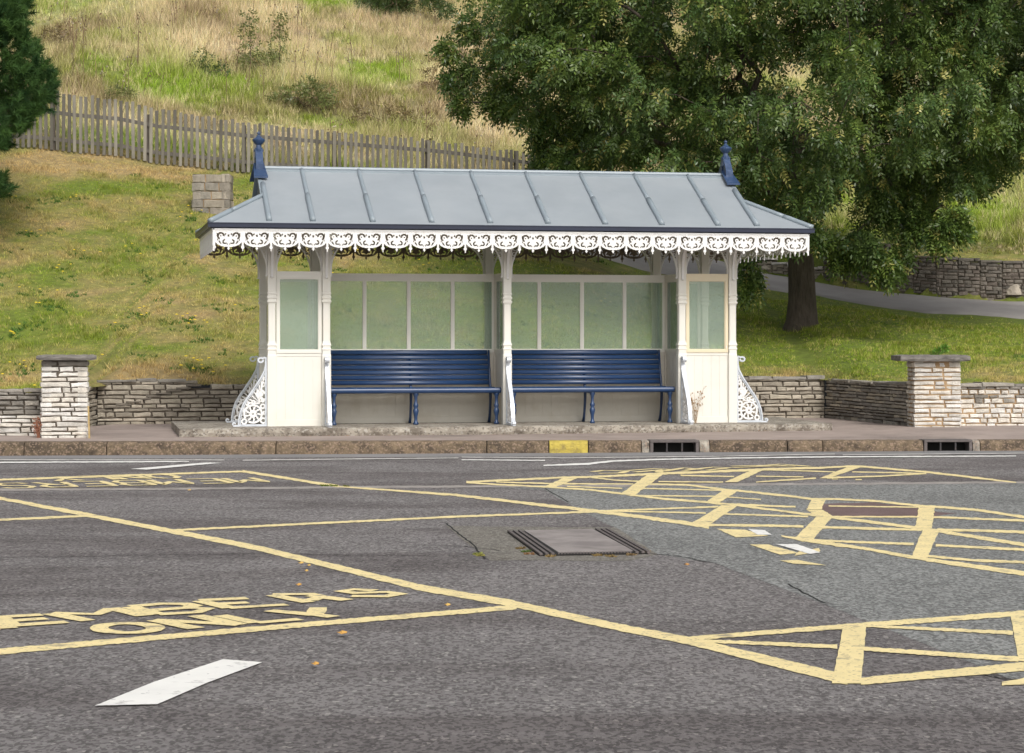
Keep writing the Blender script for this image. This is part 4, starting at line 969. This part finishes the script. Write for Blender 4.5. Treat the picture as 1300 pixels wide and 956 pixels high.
# ------------------------------------------------------------------ trees
def leafcloud(name, centers, rad, per, mat, parent, cols, nl=9, ll=.075, lw=.028, rl=.24, droop=.5, seed=3, crown_c=None, sq=.75, outb=.55):
    r = np.random.default_rng(seed); n = len(centers)
    C = np.repeat(centers, per, 0); R = np.repeat(rad, per); K = len(C)
    d = r.normal(0, 1, (K, 3)); d /= np.linalg.norm(d, axis=1)[:, None]
    P = C + d*(R*r.uniform(.25, 1, K)**.6)[:, None]*np.array([1, 1, sq])
    out = P - (crown_c if crown_c is not None else C.mean(0)); out /= np.linalg.norm(out, axis=1)[:, None]
    D = out*outb + d*.6 + r.normal(0, .35, (K, 3)); D[:, 2] -= droop; D /= np.linalg.norm(D, axis=1)[:, None]
    rnd = r.normal(0, 1, (K, 3)); S_ = np.cross(D, rnd); S_ /= np.linalg.norm(S_, axis=1)[:, None]
    tint = r.uniform(0, 1, (K, 1)); clump = np.repeat(r.uniform(0, 1, (n, 1)), per, 0)
    base = cols[0]*(1-tint) + cols[1]*tint; base = base*(1-.35*clump) + cols[2]*.35*clump
    yl = (r.uniform(0, 1, (K, 1)) < .045); base = np.where(yl, cols[3], base); base = base*r.uniform(.75, 1.25, (K, 1))
    L = R[:, None]*0 + rl*r.uniform(.7, 1.2, (K, 1)); Vs = []; Cs = []
    for k in range(nl):
        t = (k//2+1)/((nl+1)//2) ; side = (1 if k % 2 else -1) if k < nl-1 else 0
        q = P + D*L*t - np.array([0,0,1])*L*t*t*.25
        ld = D*(.45 if side else 1) + S_*side*.9 + r.normal(0, .18, (K, 3)); ld[:, 2] -= .25; ld /= np.linalg.norm(ld, axis=1)[:, None]
        wv = np.cross(ld, np.cross(D, S_)+r.normal(0,.35,(K,3))); wv /= np.linalg.norm(wv, axis=1)[:, None]
        l = ll*r.uniform(.75, 1.2, (K, 1)); w_ = lw*r.uniform(.8, 1.2, (K, 1))
        Vs.append(np.stack([q, q+ld*l*.45+wv*w_/2, q+ld*l, q+ld*l*.45-wv*w_/2], 1)); Cs.append(base*r.uniform(.88, 1.12, (K, 1)))
    V = np.stack(Vs, 1).reshape(-1, 3); Cc = np.repeat(np.stack(Cs, 1).reshape(-1, 3), 4, 0)
    return mk(name, V, np.arange(len(V)).reshape(-1, 4), mat, parent, np.clip(Cc, .003, .9))
def skeleton(m, root, targets, r0, trunk_pts, trunk_r, tip=.006, seed=1, maxr=.14, cut=.0):
    """connect targets to a growing skeleton; tubes with pipe-model radii"""
    r = random.Random(seed); nodes = [Vector(p) for p in trunk_pts]; par = [-1]+list(range(len(trunk_pts)-1)); 
    nt_ = len(nodes); c0 = Vector(trunk_pts[-1])
    first = max(1, nt_-3)
    order = sorted(targets, key=lambda p: (Vector(p)-c0).length)
    for tg in order:
        tg = Vector(tg); bi = min(range(first, len(nodes)), key=lambda i: (nodes[i]-tg).length + .25*(nodes[i]-c0).length*(1 if i >= nt_ else 0) + (.4*max(0, nodes[i].z-tg.z)))
        a = nodes[bi]; L = (tg-a).length; k = max(1, int(L/.45)); prev = bi
        for j in range(1, k+1):
            t = j/k; p = a.lerp(tg, t); p.z += math.sin(t*math.pi)*L*.10; s = .05*L if j < k else 0
            p += Vector((r.uniform(-s,s), r.uniform(-s,s), r.uniform(-s,s)))
            nodes.append(p); par.append(prev); prev = len(nodes)-1
    w_ = [0]*len(nodes)
    hasch = set(par)
    for i in range(len(nodes)-1, -1, -1):
        if i not in hasch: w_[i] = tip**2.2
        if par[i] >= 0: w_[par[i]] += w_[i]
    R = [min(maxr, x**(1/2.2)) for x in w_]
    for i in range(nt_, len(nodes)):
        ra, rb = (R[par[i]] if par[i] >= nt_ else min(R[i]*1.15, maxr)), R[i]
        m.tube([nodes[par[i]], nodes[i]], [min(ra, rb*1.5), rb], 5 if rb < .03 else 7)
    return nodes
def bark_trunk(m, pts, rads, n=16, seed=2):
    r = random.Random(seed); rings = []
    for i, (p, rr) in enumerate(zip(pts, rads)):
        rings.append([(p[0]+rr*(1+.07*math.sin(3*q+seed)+.05*math.sin(7*q)+r.uniform(-.02,.02))*math.cos(q), p[1]+rr*(1+.07*math.sin(3*q+seed)+r.uniform(-.02,.02))*math.sin(q), p[2]) for q in [2*math.pi*k/n for k in range(n)]])
    m.loft(rings)
TX, TY = 4.62, 34.0; TZ = float(terr(TX, TY))
tree = empty('spreading_tree', (TX, TY, TZ)); tag(tree, 'large spreading broadleaf tree with dense green foliage and thick trunk right of the shelter', 'tree')
r = np.random.default_rng(5)
def crown_bottom(x):  # lowest foliage height against x, read off the photograph
    return np.interp(x, [-1.6,-.9,0,.8,2.2,3.2,3.7,4.4,5.1,5.5,6.0,6.4,6.8,7.4,7.9,8.6,10.5], [6.2,5.3,4.3,3.85,3.7,3.2,2.5,2.75,2.6,2.35,2.35,2.9,2.65,3.5,3.45,3.0,3.6])
def VL(u): return np.interp(u, [560,600,640,680,700,925,945,1000,1040,1090,1110,1150,1165,1235,1245,1300,1340], [130,175,215,255,285,290,318,330,342,347,352,347,330,327,268,255,262])
cen = []
cc_ = np.array([TX, TY, 5.7]); RX = np.array([6.0, 4.7, 4.4])
while len(cen) < 740:
    d = r.normal(0, 1, 3); d /= np.linalg.norm(d); rr = r.uniform(.30, 1)**.55
    lump = 1 + .18*(float(fbm(np.array(d[0]*2.2+4), np.array(d[2]*2.2+d[1]+7), 9))-.5)*2
    p = cc_ + d*RX*rr*lump
    if p[0] > 10.6 or p[2] < crown_bottom(p[0]) - .9 or p[1] < 29.4: continue
    u, v = proj(*p)
    if u < np.interp(v, [0,30,110,160], [622,600,600,630]) + r.uniform(-14, 14) or v > VL(u) - 58 - r.uniform(0, 18): continue
    if ((u-1262)/70)**2 + ((v-276)/52)**2 < 1 or ((u-1070)/44)**2+((v-268)/38)**2 < 1 or ((u-735)/30)**2+((v-30)/20)**2 < .0: continue
    cen.append(p)
# hanging sprays in front and at the sides of the trunk
for (u, v, y) in [(945,330,32),(952,362,32.2),(940,330,32),(950,378,32.2),(1105,335,31.6),(1118,350,31.6),(1130,358,31.7),(1095,322,31.5),(1140,335,32),(1065,330,32),(1072,345,32),(1085,315,32),(1200,300,31),(1190,320,31),(1215,305,31),(1205,285,31),(935,305,32),(960,300,32),
                  (985,300,32),(1010,315,31.5),(1030,310,31.5),(1050,318,31.8),(1180,290,32),(1165,300,32),(1150,310,32),(575,60,34),(580,100,34),(590,130,34),(640,130,34),(700,205,33),(720,190,33),(690,180,33),(600,30,34),(640,60,34),(600,85,34)]:
    v = v - (18 if v > 240 else 0); cen.append(np.array([(u-650)/F*y, y, CH+(HV-v)/F*y]))
cen = np.array(cen); rad = r.uniform(.24, .46, len(cen)); rad[740:] = r.uniform(.12,.2,len(cen)-740)
m = MB(); tp = [(TX,TY,TZ-.15),(TX,TY,TZ),(TX+.01,TY,TZ+.12),(TX+.02,TY,TZ+.45),(TX-.0,TY,TZ+1.0),(TX-.03,TY,TZ+1.6),(TX-.02,TY,TZ+2.3),(TX+.05,TY+.1,TZ+3.1)]
bark_trunk(m, [(p[0]-TX,p[1]-TY,p[2]-TZ) for p in tp], [.34,.29,.255,.222,.205,.195,.185,.15]); 
trk = m.build('trunk', M['bark'], tree, True)
lim = MB(); skeleton(lim, None, [(p[0]-TX,p[1]-TY,p[2]-TZ) for p in cen], 0, [(p[0]-TX,p[1]-TY,p[2]-TZ) for p in tp], None, tip=.010, maxr=.13)
lim.build('branches', M['bark'], tree, True)
cols = [np.array(c) for c in ((.045,.095,.018),(.185,.255,.05),(.075,.14,.065),(.42,.40,.12))]
leafcloud('crown', cen-np.array([TX,TY,TZ]), rad, 92, M['leaf'], tree, cols, nl=9, crown_c=cc_-np.array([TX,TY,TZ]), ll=.078, lw=.031, rl=.21, seed=8)
# pine at the left edge
PXc, PYc = -9.35, 34.0; PZc = float(terr(PXc, PYc))
pine = empty('pine_tree', (PXc, PYc, PZc)); tag(pine, 'dark green pine tree at the left edge, in front of the picket fence', 'tree')
pc = []
def pine_edge(v): return np.interp(v, [-150,0,40,66,106,130,145,180,192,205,214,225,240,256,262], [40,50,40,56,80,76,60,30,16,-60,-60,10,26,8,-60])
for i in range(9000):
    v = r.uniform(-170, 262); y = r.uniform(32.2, 35.5); e = float(pine_edge(v)); u = e - 11 - abs(r.normal(0, 55))
    x = (u-650)/F*y; z = CH+(HV-v)/F*y
    if z < PZc + .5 or x < -12: continue
    if fbm(np.array(u/22.), np.array(v/16.), 40, 2) < .33: continue
    pc.append((x, y, z))
    if len(pc) > 2400: break
pc = np.array(pc)
m = MB(); bark_trunk(m, [(0,0,-.2),(0,0,.5),(.03,0,2),(0,0,4),(.05,0,6.5)], [.24,.2,.17,.12,.05], 12); m.build('trunk', M['bark'], pine, True)
lim = MB(); skeleton(lim, None, [tuple(p-np.array([PXc,PYc,PZc])) for p in pc[::9] if p[0] < -7.9], 0, [(0,0,1.5),(.02,0,2.2),(.01,0,3),(0,0,4),(.02,0,5.2)], None, tip=.014, maxr=.07); lim.build('branches', M['bark'], pine, True)
def needles(C, n, ln, wd, cols, seed):
    r = np.random.default_rng(seed); K = len(C)*n; B = np.repeat(C, n, 0); ax = r.normal(0, .5, (len(C), 3)); ax[:, 2] += .7; ax[:, 0] += .5; ax /= np.linalg.norm(ax, axis=1)[:, None]
    A = np.repeat(ax, n, 0); t = r.uniform(0, .16, (K, 1)); q = B + A*t
    d = A*.7 + r.normal(0, .55, (K, 3)); d /= np.linalg.norm(d, axis=1)[:, None]; s = np.cross(d, r.normal(0, 1, (K, 3))); s /= np.linalg.norm(s, axis=1)[:, None]
    l = ln*r.uniform(.7, 1.2, (K, 1)); V = np.stack([q-s*wd/2, q+s*wd/2, q+d*l], 1).reshape(-1, 3)
    c = np.repeat(cols[0]+(cols[1]-cols[0])*r.uniform(0, 1, (len(C), 1)), n, 0)*r.uniform(.7, 1.3, (K, 1)); return V, np.arange(K*3).reshape(-1, 3), np.repeat(c, 3, 0)
V_, F_, C_ = needles(pc-np.array([PXc,PYc,PZc]), 110, .12, .009, (np.array((.022,.06,.018)), np.array((.075,.15,.035))), 9)
mk('crown', V_, F_, M['pine'], pine, C_)
# ------------------------------------------------------------------ shrubs and weeds on the hill
def shrub(u, v, wpx, hpx, cols, label, seed, group=None, per=60, n=None, ll=.06, lw=.03):
    x, y, z = hit(u, v); e = empty('shrub', (x, y, z)); tag(e, label, 'shrub', group); rr = np.random.default_rng(seed)
    W_ = wpx/F*y/2; H_ = hpx/F*y; n = n or max(6, int(W_*H_*26)); P = []
    for i in range(n):
        a = rr.uniform(0, 2*math.pi); q = rr.uniform(0, 1)**.5; hh = rr.uniform(.1, 1)
        P.append((math.cos(a)*q*W_*(1-.35*hh), math.sin(a)*q*W_*.7*(1-.35*hh), hh*H_*(1-.3*q)))
    P = np.array(P); leafcloud('foliage', P, np.full(n, .2), per, M['leaf'], e, cols, nl=5, ll=ll, lw=lw, rl=.14, seed=seed, crown_c=np.array([0,0,0]), droop=.1)
    m = MB(); skeleton(m, None, [tuple(p) for p in P[:40]], 0, [(0,0,-.05),(0,0,.05),(0,0,.12)], None, tip=.006, maxr=.03); m.build('stems', M['twig'], e)
DK = [np.array(c)*1.6 for c in ((.035,.06,.015),(.07,.11,.03),(.05,.08,.03),(.14,.13,.05))]
OL = [np.array(c)*1.8 for c in ((.07,.09,.025),(.12,.15,.045),(.16,.13,.06),(.25,.2,.08))]
BR = [np.array(c)*1.7 for c in ((.13,.09,.05),(.2,.15,.075),(.09,.10,.035),(.28,.2,.1))]
shrub(510, 22, 150, 60, DK, 'dark green shrub at the top of the hillside, left of the spreading tree', 21)
shrub(265, 95, 60, 26, DK, 'low dark green weed bush among the dry grass, leftmost of three above the fence', 22, 'weed bushes on the hillside', per=40)
shrub(325, 90, 60, 24, OL, 'olive green weed bush on the hillside directly above the left finial', 23, 'weed bushes on the hillside', per=40)
shrub(385, 142, 90, 42, OL, 'tangled olive and brown bush just behind the picket fence', 24, 'weed bushes on the hillside', per=34)
shrub(492, 165, 110, 34, BR, 'brown dying weed bush behind the fence near its middle', 25, 'weed bushes on the hillside', per=26)
shrub(70, 62, 50, 30, BR, 'brown dying bush on the hillside right of the pine', 26, 'weed bushes on the hillside', per=30)
shrub(560, 120, 60, 50, BR, 'brown dry bush left of the spreading tree crown', 27, 'weed bushes on the hillside', per=24)
shrub(150, 132, 40, 14, OL, 'small olive weed bush against the fence top near the pine', 28, 'weed bushes on the hillside', per=30)
# tall seedling stems
for k, (u, v, hp) in enumerate([(317,95,80),(354,92,74),(345,6,30)]):
    x, y, z = hit(u, v); e = empty('tall_weed', (x, y, z)); tag(e, ['tall thin leafy weed on the hillside, left one of the pair above the shelter ridge','tall thin leafy weed on the hillside, right one of the pair above the shelter ridge','brown seeding weed at the top of the hillside'][k], 'weed', 'tall weeds on the hillside')
    H_ = hp/F*y; m = MB(); m.tube([(0,0,0),(.03,0,H_*.5),(-.02,0,H_)], [.012,.009,.004], 5); m.build('stem', M['twig'], e)
    P = np.array([(math.sin(i*2.4)*.07, math.cos(i*2.4)*.07, H_*(.15+.85*i/26)) for i in range(26)])
    leafcloud('leaves', P*[1.4,1.4,1], np.full(26, .10), 6, M['leaf'], e, (OL if k < 2 else BR), nl=3, ll=.08, lw=.035, rl=.08, seed=30+k, crown_c=np.array([0,0,H_/2]), droop=-.1)
# ------------------------------------------------------------------ grass
def scatter(nper, x0, x1, y0, y1, seed):
    r = np.random.default_rng(seed); N_ = int(nper*(x1-x0)*(y1-y0)); x = r.uniform(x0, x1, N_); y = r.uniform(y0, y1, N_); return x, y, r
def vis(x, y): # keep what the picture (and a step aside) can see
    return np.abs(x) < .27*y + 1.0
x, y, r = scatter(330, -11, 11, 24.9, 44, 50)
k = vis(x, y) & (y > wallY(x)+.14) & ((y < 40.3+.12*(x+5)*0) | ((x > 1) & (y < 44))) & ~onpath(x, y)
x, y = x[k], y[k]; z = terr(x, y)
c = lawncol(x, y, z)*1.0; tuft = fbm(x*2.6, y*2.6, 60); hgt = .03+.075*np.clip((tuft-.42)*3, 0, 1) + r.uniform(0, .012, len(x))
hgt = hgt*np.where((x > .3) & (y > pathN(x)-1.2), .5, 1.0); c = c*np.where(tuft > .60, .8, 1.0)[:, None]; mixg = (r.uniform(0, 1, len(x)) < .22)[:, None]; c = np.where(mixg, c*.5+STRAW*.5, c)
V_, F_, C_ = blades(np.stack([x, y, z], 1), hgt, .010, 5, c, lean=.9, seed=51, colvar=.26, tipmul=1.3)
tag(mk('lawn_grass', V_, F_, M['grass'], col=C_), 'short patchy green and straw coloured lawn grass covering the bank', 'grass', kind='stuff')
x, y, r = scatter(75, -17, 13, 40.3, 64, 52)
k = vis(x, y) & ~onpath(x, y) & ((x < 1) | (y > np.interp(x, FARX, FARY)+.45))
x, y = x[k], y[k]; z = terr(x, y); c = hillcol(x, y, z)
u, v = proj(x, y, z); green = np.clip(spotsum(u, v, HG), 0, 1)
hgt = np.where(y < 40.9, .6, 1)*(.16+.34*np.clip((fbm(x*.8, y*.8, 61)-.3)*2, 0, 1))*(1-.35*green)*np.where(y < 41.2, .55, 1); hgt *= r.uniform(.7, 1.2, len(x))
dry = (r.uniform(0, 1, len(x)) < .25)[:, None]; gr = (r.uniform(0, 1, len(x)) < .22)[:, None]; c = np.where(dry, c*.4+HSTRAW*.7, np.where(gr, c*.4+GREEN*.55, c))
V_, F_, C_ = blades(np.stack([x, y, z], 1), hgt, .014, 13, c, lean=.75, seed=53, colvar=.3, tipmul=1.25)
tag(mk('rough_grass', V_, F_, M['grass'], col=C_), 'tall dry straw and green rough grass covering the hillside beyond the fence', 'grass', kind='stuff')
# dead stalks with seed heads
x, y, r = scatter(1.3, -12, 3, 40.8, 60, 54); k = vis(x, y) & (fbm(x*.5, y*.5, 70) > .47); x, y = x[k], y[k]; z = terr(x, y)
m = MB()
for a, b, c_ in zip(x, y, z):
    H_ = random.uniform(.45, .95); lx = random.uniform(-.15,.15); t = random.uniform(.6,1.3); cl = (.26*t,.185*t,.11*t)
    m.tube([(a,b,c_),(a+lx*.4,b,c_+H_*.55),(a+lx,b+random.uniform(-.1,.1),c_+H_)], [.009,.007,.004], 3, cl)
    for q in range(random.randint(2, 6)):
        t_ = random.uniform(.55, 1); s = random.uniform(.012,.024); px, pz = a+lx*t_+random.uniform(-.1,.1), c_+H_*t_
        hc = (.5*t,.43*t,.33*t) if random.random() < .4 else cl
        m.lathe(px, b+random.uniform(-.05,.05), [(pz-s,.002),(pz-s*.3,s*.8),(pz+s*.4,s*.8),(pz+s,.003)], 5, hc)
tag(m.build('dead_stalks', M['grass']), 'dead brown weed stalks with seed heads scattered over the hillside', 'weeds', kind='stuff')
# dandelion rosettes and yellow flowers on the lawn
x, y, r = scatter(.9, -9, 9, 26, 40, 55); 
extra = [(20,425),(45,412),(80,392),(40,375),(95,375),(55,392),(100,320),(240,280),(110,470),(250,430),(230,410),(255,470),(245,420),(180,400),(165,320),(30,472),(262,468),(240,466),(35,300),(150,420)]
ex_ = np.array([hit(a+r.uniform(-6,6), b+r.uniform(-3,3))[:2] for a, b in extra for _ in range(2)])
x = np.concatenate([x, ex_[:,0]]); y = np.concatenate([y, ex_[:,1]])
k = vis(x, y) & (y > wallY(x)+.3) & (y < 39.3) & ~onpath(x, y) & ((x < 3) | (np.arange(len(x)) % 5 == 0)); x, y = x[k], y[k]; z = terr(x, y)
x2 = np.repeat(x, 5)+r.normal(0, .09, len(x)*5); y2 = np.repeat(y, 5)+r.normal(0, .09, len(x)*5)
V_, F_, C_ = blades(np.stack([x2, y2, terr(x2, y2)], 1), np.full(len(x2), .075), .024, 9, np.tile(np.array([[.10,.185,.04]]), (len(x2), 1)), lean=1.1, seed=56)
tag(mk('dandelion_rosettes', V_, F_, M['grass'], col=C_), 'dark green broad-leaved weed rosettes dotted over the lawn', 'weeds', kind='stuff')
m = MB()
for i in range(len(x)):
    for q in range(random.randint(0, 3) if i % 3 == 0 or i > len(x)-30 else 0):
        a, b = x[i]+random.gauss(0,.13), y[i]+random.gauss(0,.13); c_ = float(terr(a, b)); H_ = random.uniform(.05,.09); s = random.uniform(.017,.026)
        m.lathe(a, b, [(c_+H_-.010,.003),(c_+H_-.008,s),(c_+H_,s*.8),(c_+H_+.004,.003)], 7)
tag(m.build('yellow_flowers', M['petal']), 'small yellow dandelion flowers scattered over the lawn', 'flowers', kind='stuff')
# ------------------------------------------------------------------ small plants and bits
M['weed_red'] = material('weed_red', (.28,.12,.07), .9, var=.3, scale=20)
M['weed_tan'] = material('weed_tan', (.42,.30,.19), .9, var=.3, scale=20)
def weed(name, base, H_, spread, n, mat, label, cat, seed, r0=.004, mat2=None):
    e = empty(name, base); tag(e, label, cat); rd = random.Random(seed); m = MB(); m2 = MB()
    for i in range(n):
        a = rd.uniform(-spread, spread); h = H_*rd.uniform(.5, 1); b = rd.uniform(-.04,.04)
        P = [(0+rd.uniform(-.02,.02),0,0),(a*.3,b*.4,h*.35),(a*.6,b*.8,h*.7),(a,b,h)]; m.tube(P, [r0,r0*.9,r0*.7,r0*.4], 4)
        for q in range(5):
            t = rd.uniform(.35,1); px, pz = a*t, h*t; s = rd.uniform(.006,.013); dx = rd.uniform(-.035,.035)
            m2.lathe(px+dx, b*t, [(pz-s,.001),(pz,s),(pz+s*1.3,.001)], 4); m.tube([(px,b*t,pz-.03),(px+dx,b*t,pz)], [.002,.0015], 3)
    m.build('stems', mat, e); m2.build('seed_heads', mat2 or mat, e); return e
weed('dead_weed', SW(2.36, -.10, 0), .48, .12, 9, M['weed_tan'], 'dry straw coloured weed growing at the foot of the right screen panel', 'weed', 3, .003, M['weed_tan'])
weed('dead_weed', (P2(48.5,24.4)[0], 24.4, .14), .3, .045, 14, M['weed_red'], 'rust brown dead weed in the corner left of the left pillar', 'weed', 4, .006)
m = MB(); xx = P2(113.5,24.34)[0]; m.box(-.009,.009,-.009,.009,0,.38); o = m.build('stake', material('stake', (.5,.36,.16), .8, var=.2)); o.location = (xx, 24.34, .14); o.rotation_euler = (0,-.03,0); tag(o, 'thin yellow wooden stake leaning at the right side of the left pillar', 'stake')
# bright plant on the right pillar cap
e = empty('small_plant', (5.36, 26.78, 1.085)); tag(e, 'small bright green leafy plant growing on the right pillar cap', 'plant')
BG = [np.array(c) for c in ((.12,.26,.03),(.18,.34,.05),(.14,.3,.04),(.2,.36,.05))]
P = np.array([(t*.13-.02, 0, .01+.08*t) for t in np.linspace(0, 1, 7)]); leafcloud('leaves', P, np.full(7, .03), 9, M['leaf'], e, BG, nl=3, ll=.045, lw=.02, rl=.03, seed=77, crown_c=np.array([0,0,-.1]), droop=-.2)
m = MB(); m.tube([(0,0,-.01),(.05,0,.05),(.11,0,.09)], .004, 4); m.build('stem', M['twig'], e)
# fallen leaves
LFc = [(.6,.33,.08),(.65,.42,.12),(.5,.26,.08)]
M['fallen'] = material('fallen', attr=True, rough=.8)
spots = [(382,719,.03),(392,722,.02),(379,747,.03),(389,729,.02),(434,809,.045),(400,849,.03),(568,773,.03),(240,625,.03),(872,721,.03)]
where = ['nearest the long yellow line','second from the long yellow line','just above the word members','above the lettering, lowest of its cluster','below the bay line in front of the lettering','near the white arrow','on the tarmac right of the word only','near the far lane seam at left','below the manhole on the right']
for i, (u, v, s) in enumerate(spots):
    s *= .55; a, b = G(u, v); m = MB(); q = [(math.cos(t)*s*(1.3 if k % 2 else .8), math.sin(t)*s*(1.3 if k % 2 else .8), .004+.006*(k % 3)) for k, t in enumerate([2*math.pi*j/8 for j in range(8)])]
    m.add(q+[(0,0,.007)], [(j, (j+1) % 8, 8) for j in range(8)], random.choice(LFc)); o = m.build('fallen_leaf', M['fallen']); o.location = (a, b, .012)
    tag(o, 'small orange fallen leaf on the road ' + where[i], 'leaf', 'fallen leaves on the road')
# leaf litter along kerb and platform foot
pts = []; cc = []
for i in range(150):
    X = random.uniform(-3.6, 3.95); q = SW(X, -.53-random.uniform(0,.12)); pts.append((q[0], q[1], .165+.02*max(0,X)/4)); cc.append(random.choice([(.4,.2,.1),(.35,.25,.15),(.2,.12,.08),(.3,.27,.2)]))
V_, F_, C_ = blades(np.array(pts), np.full(len(pts), .012), .03, 1, np.array(cc), lean=2.5, seed=90)
tag(mk('leaf_litter', V_, F_, M['fallen'], col=C_), 'brown leaf litter along the foot of the concrete platform', 'leaf litter', kind='stuff')
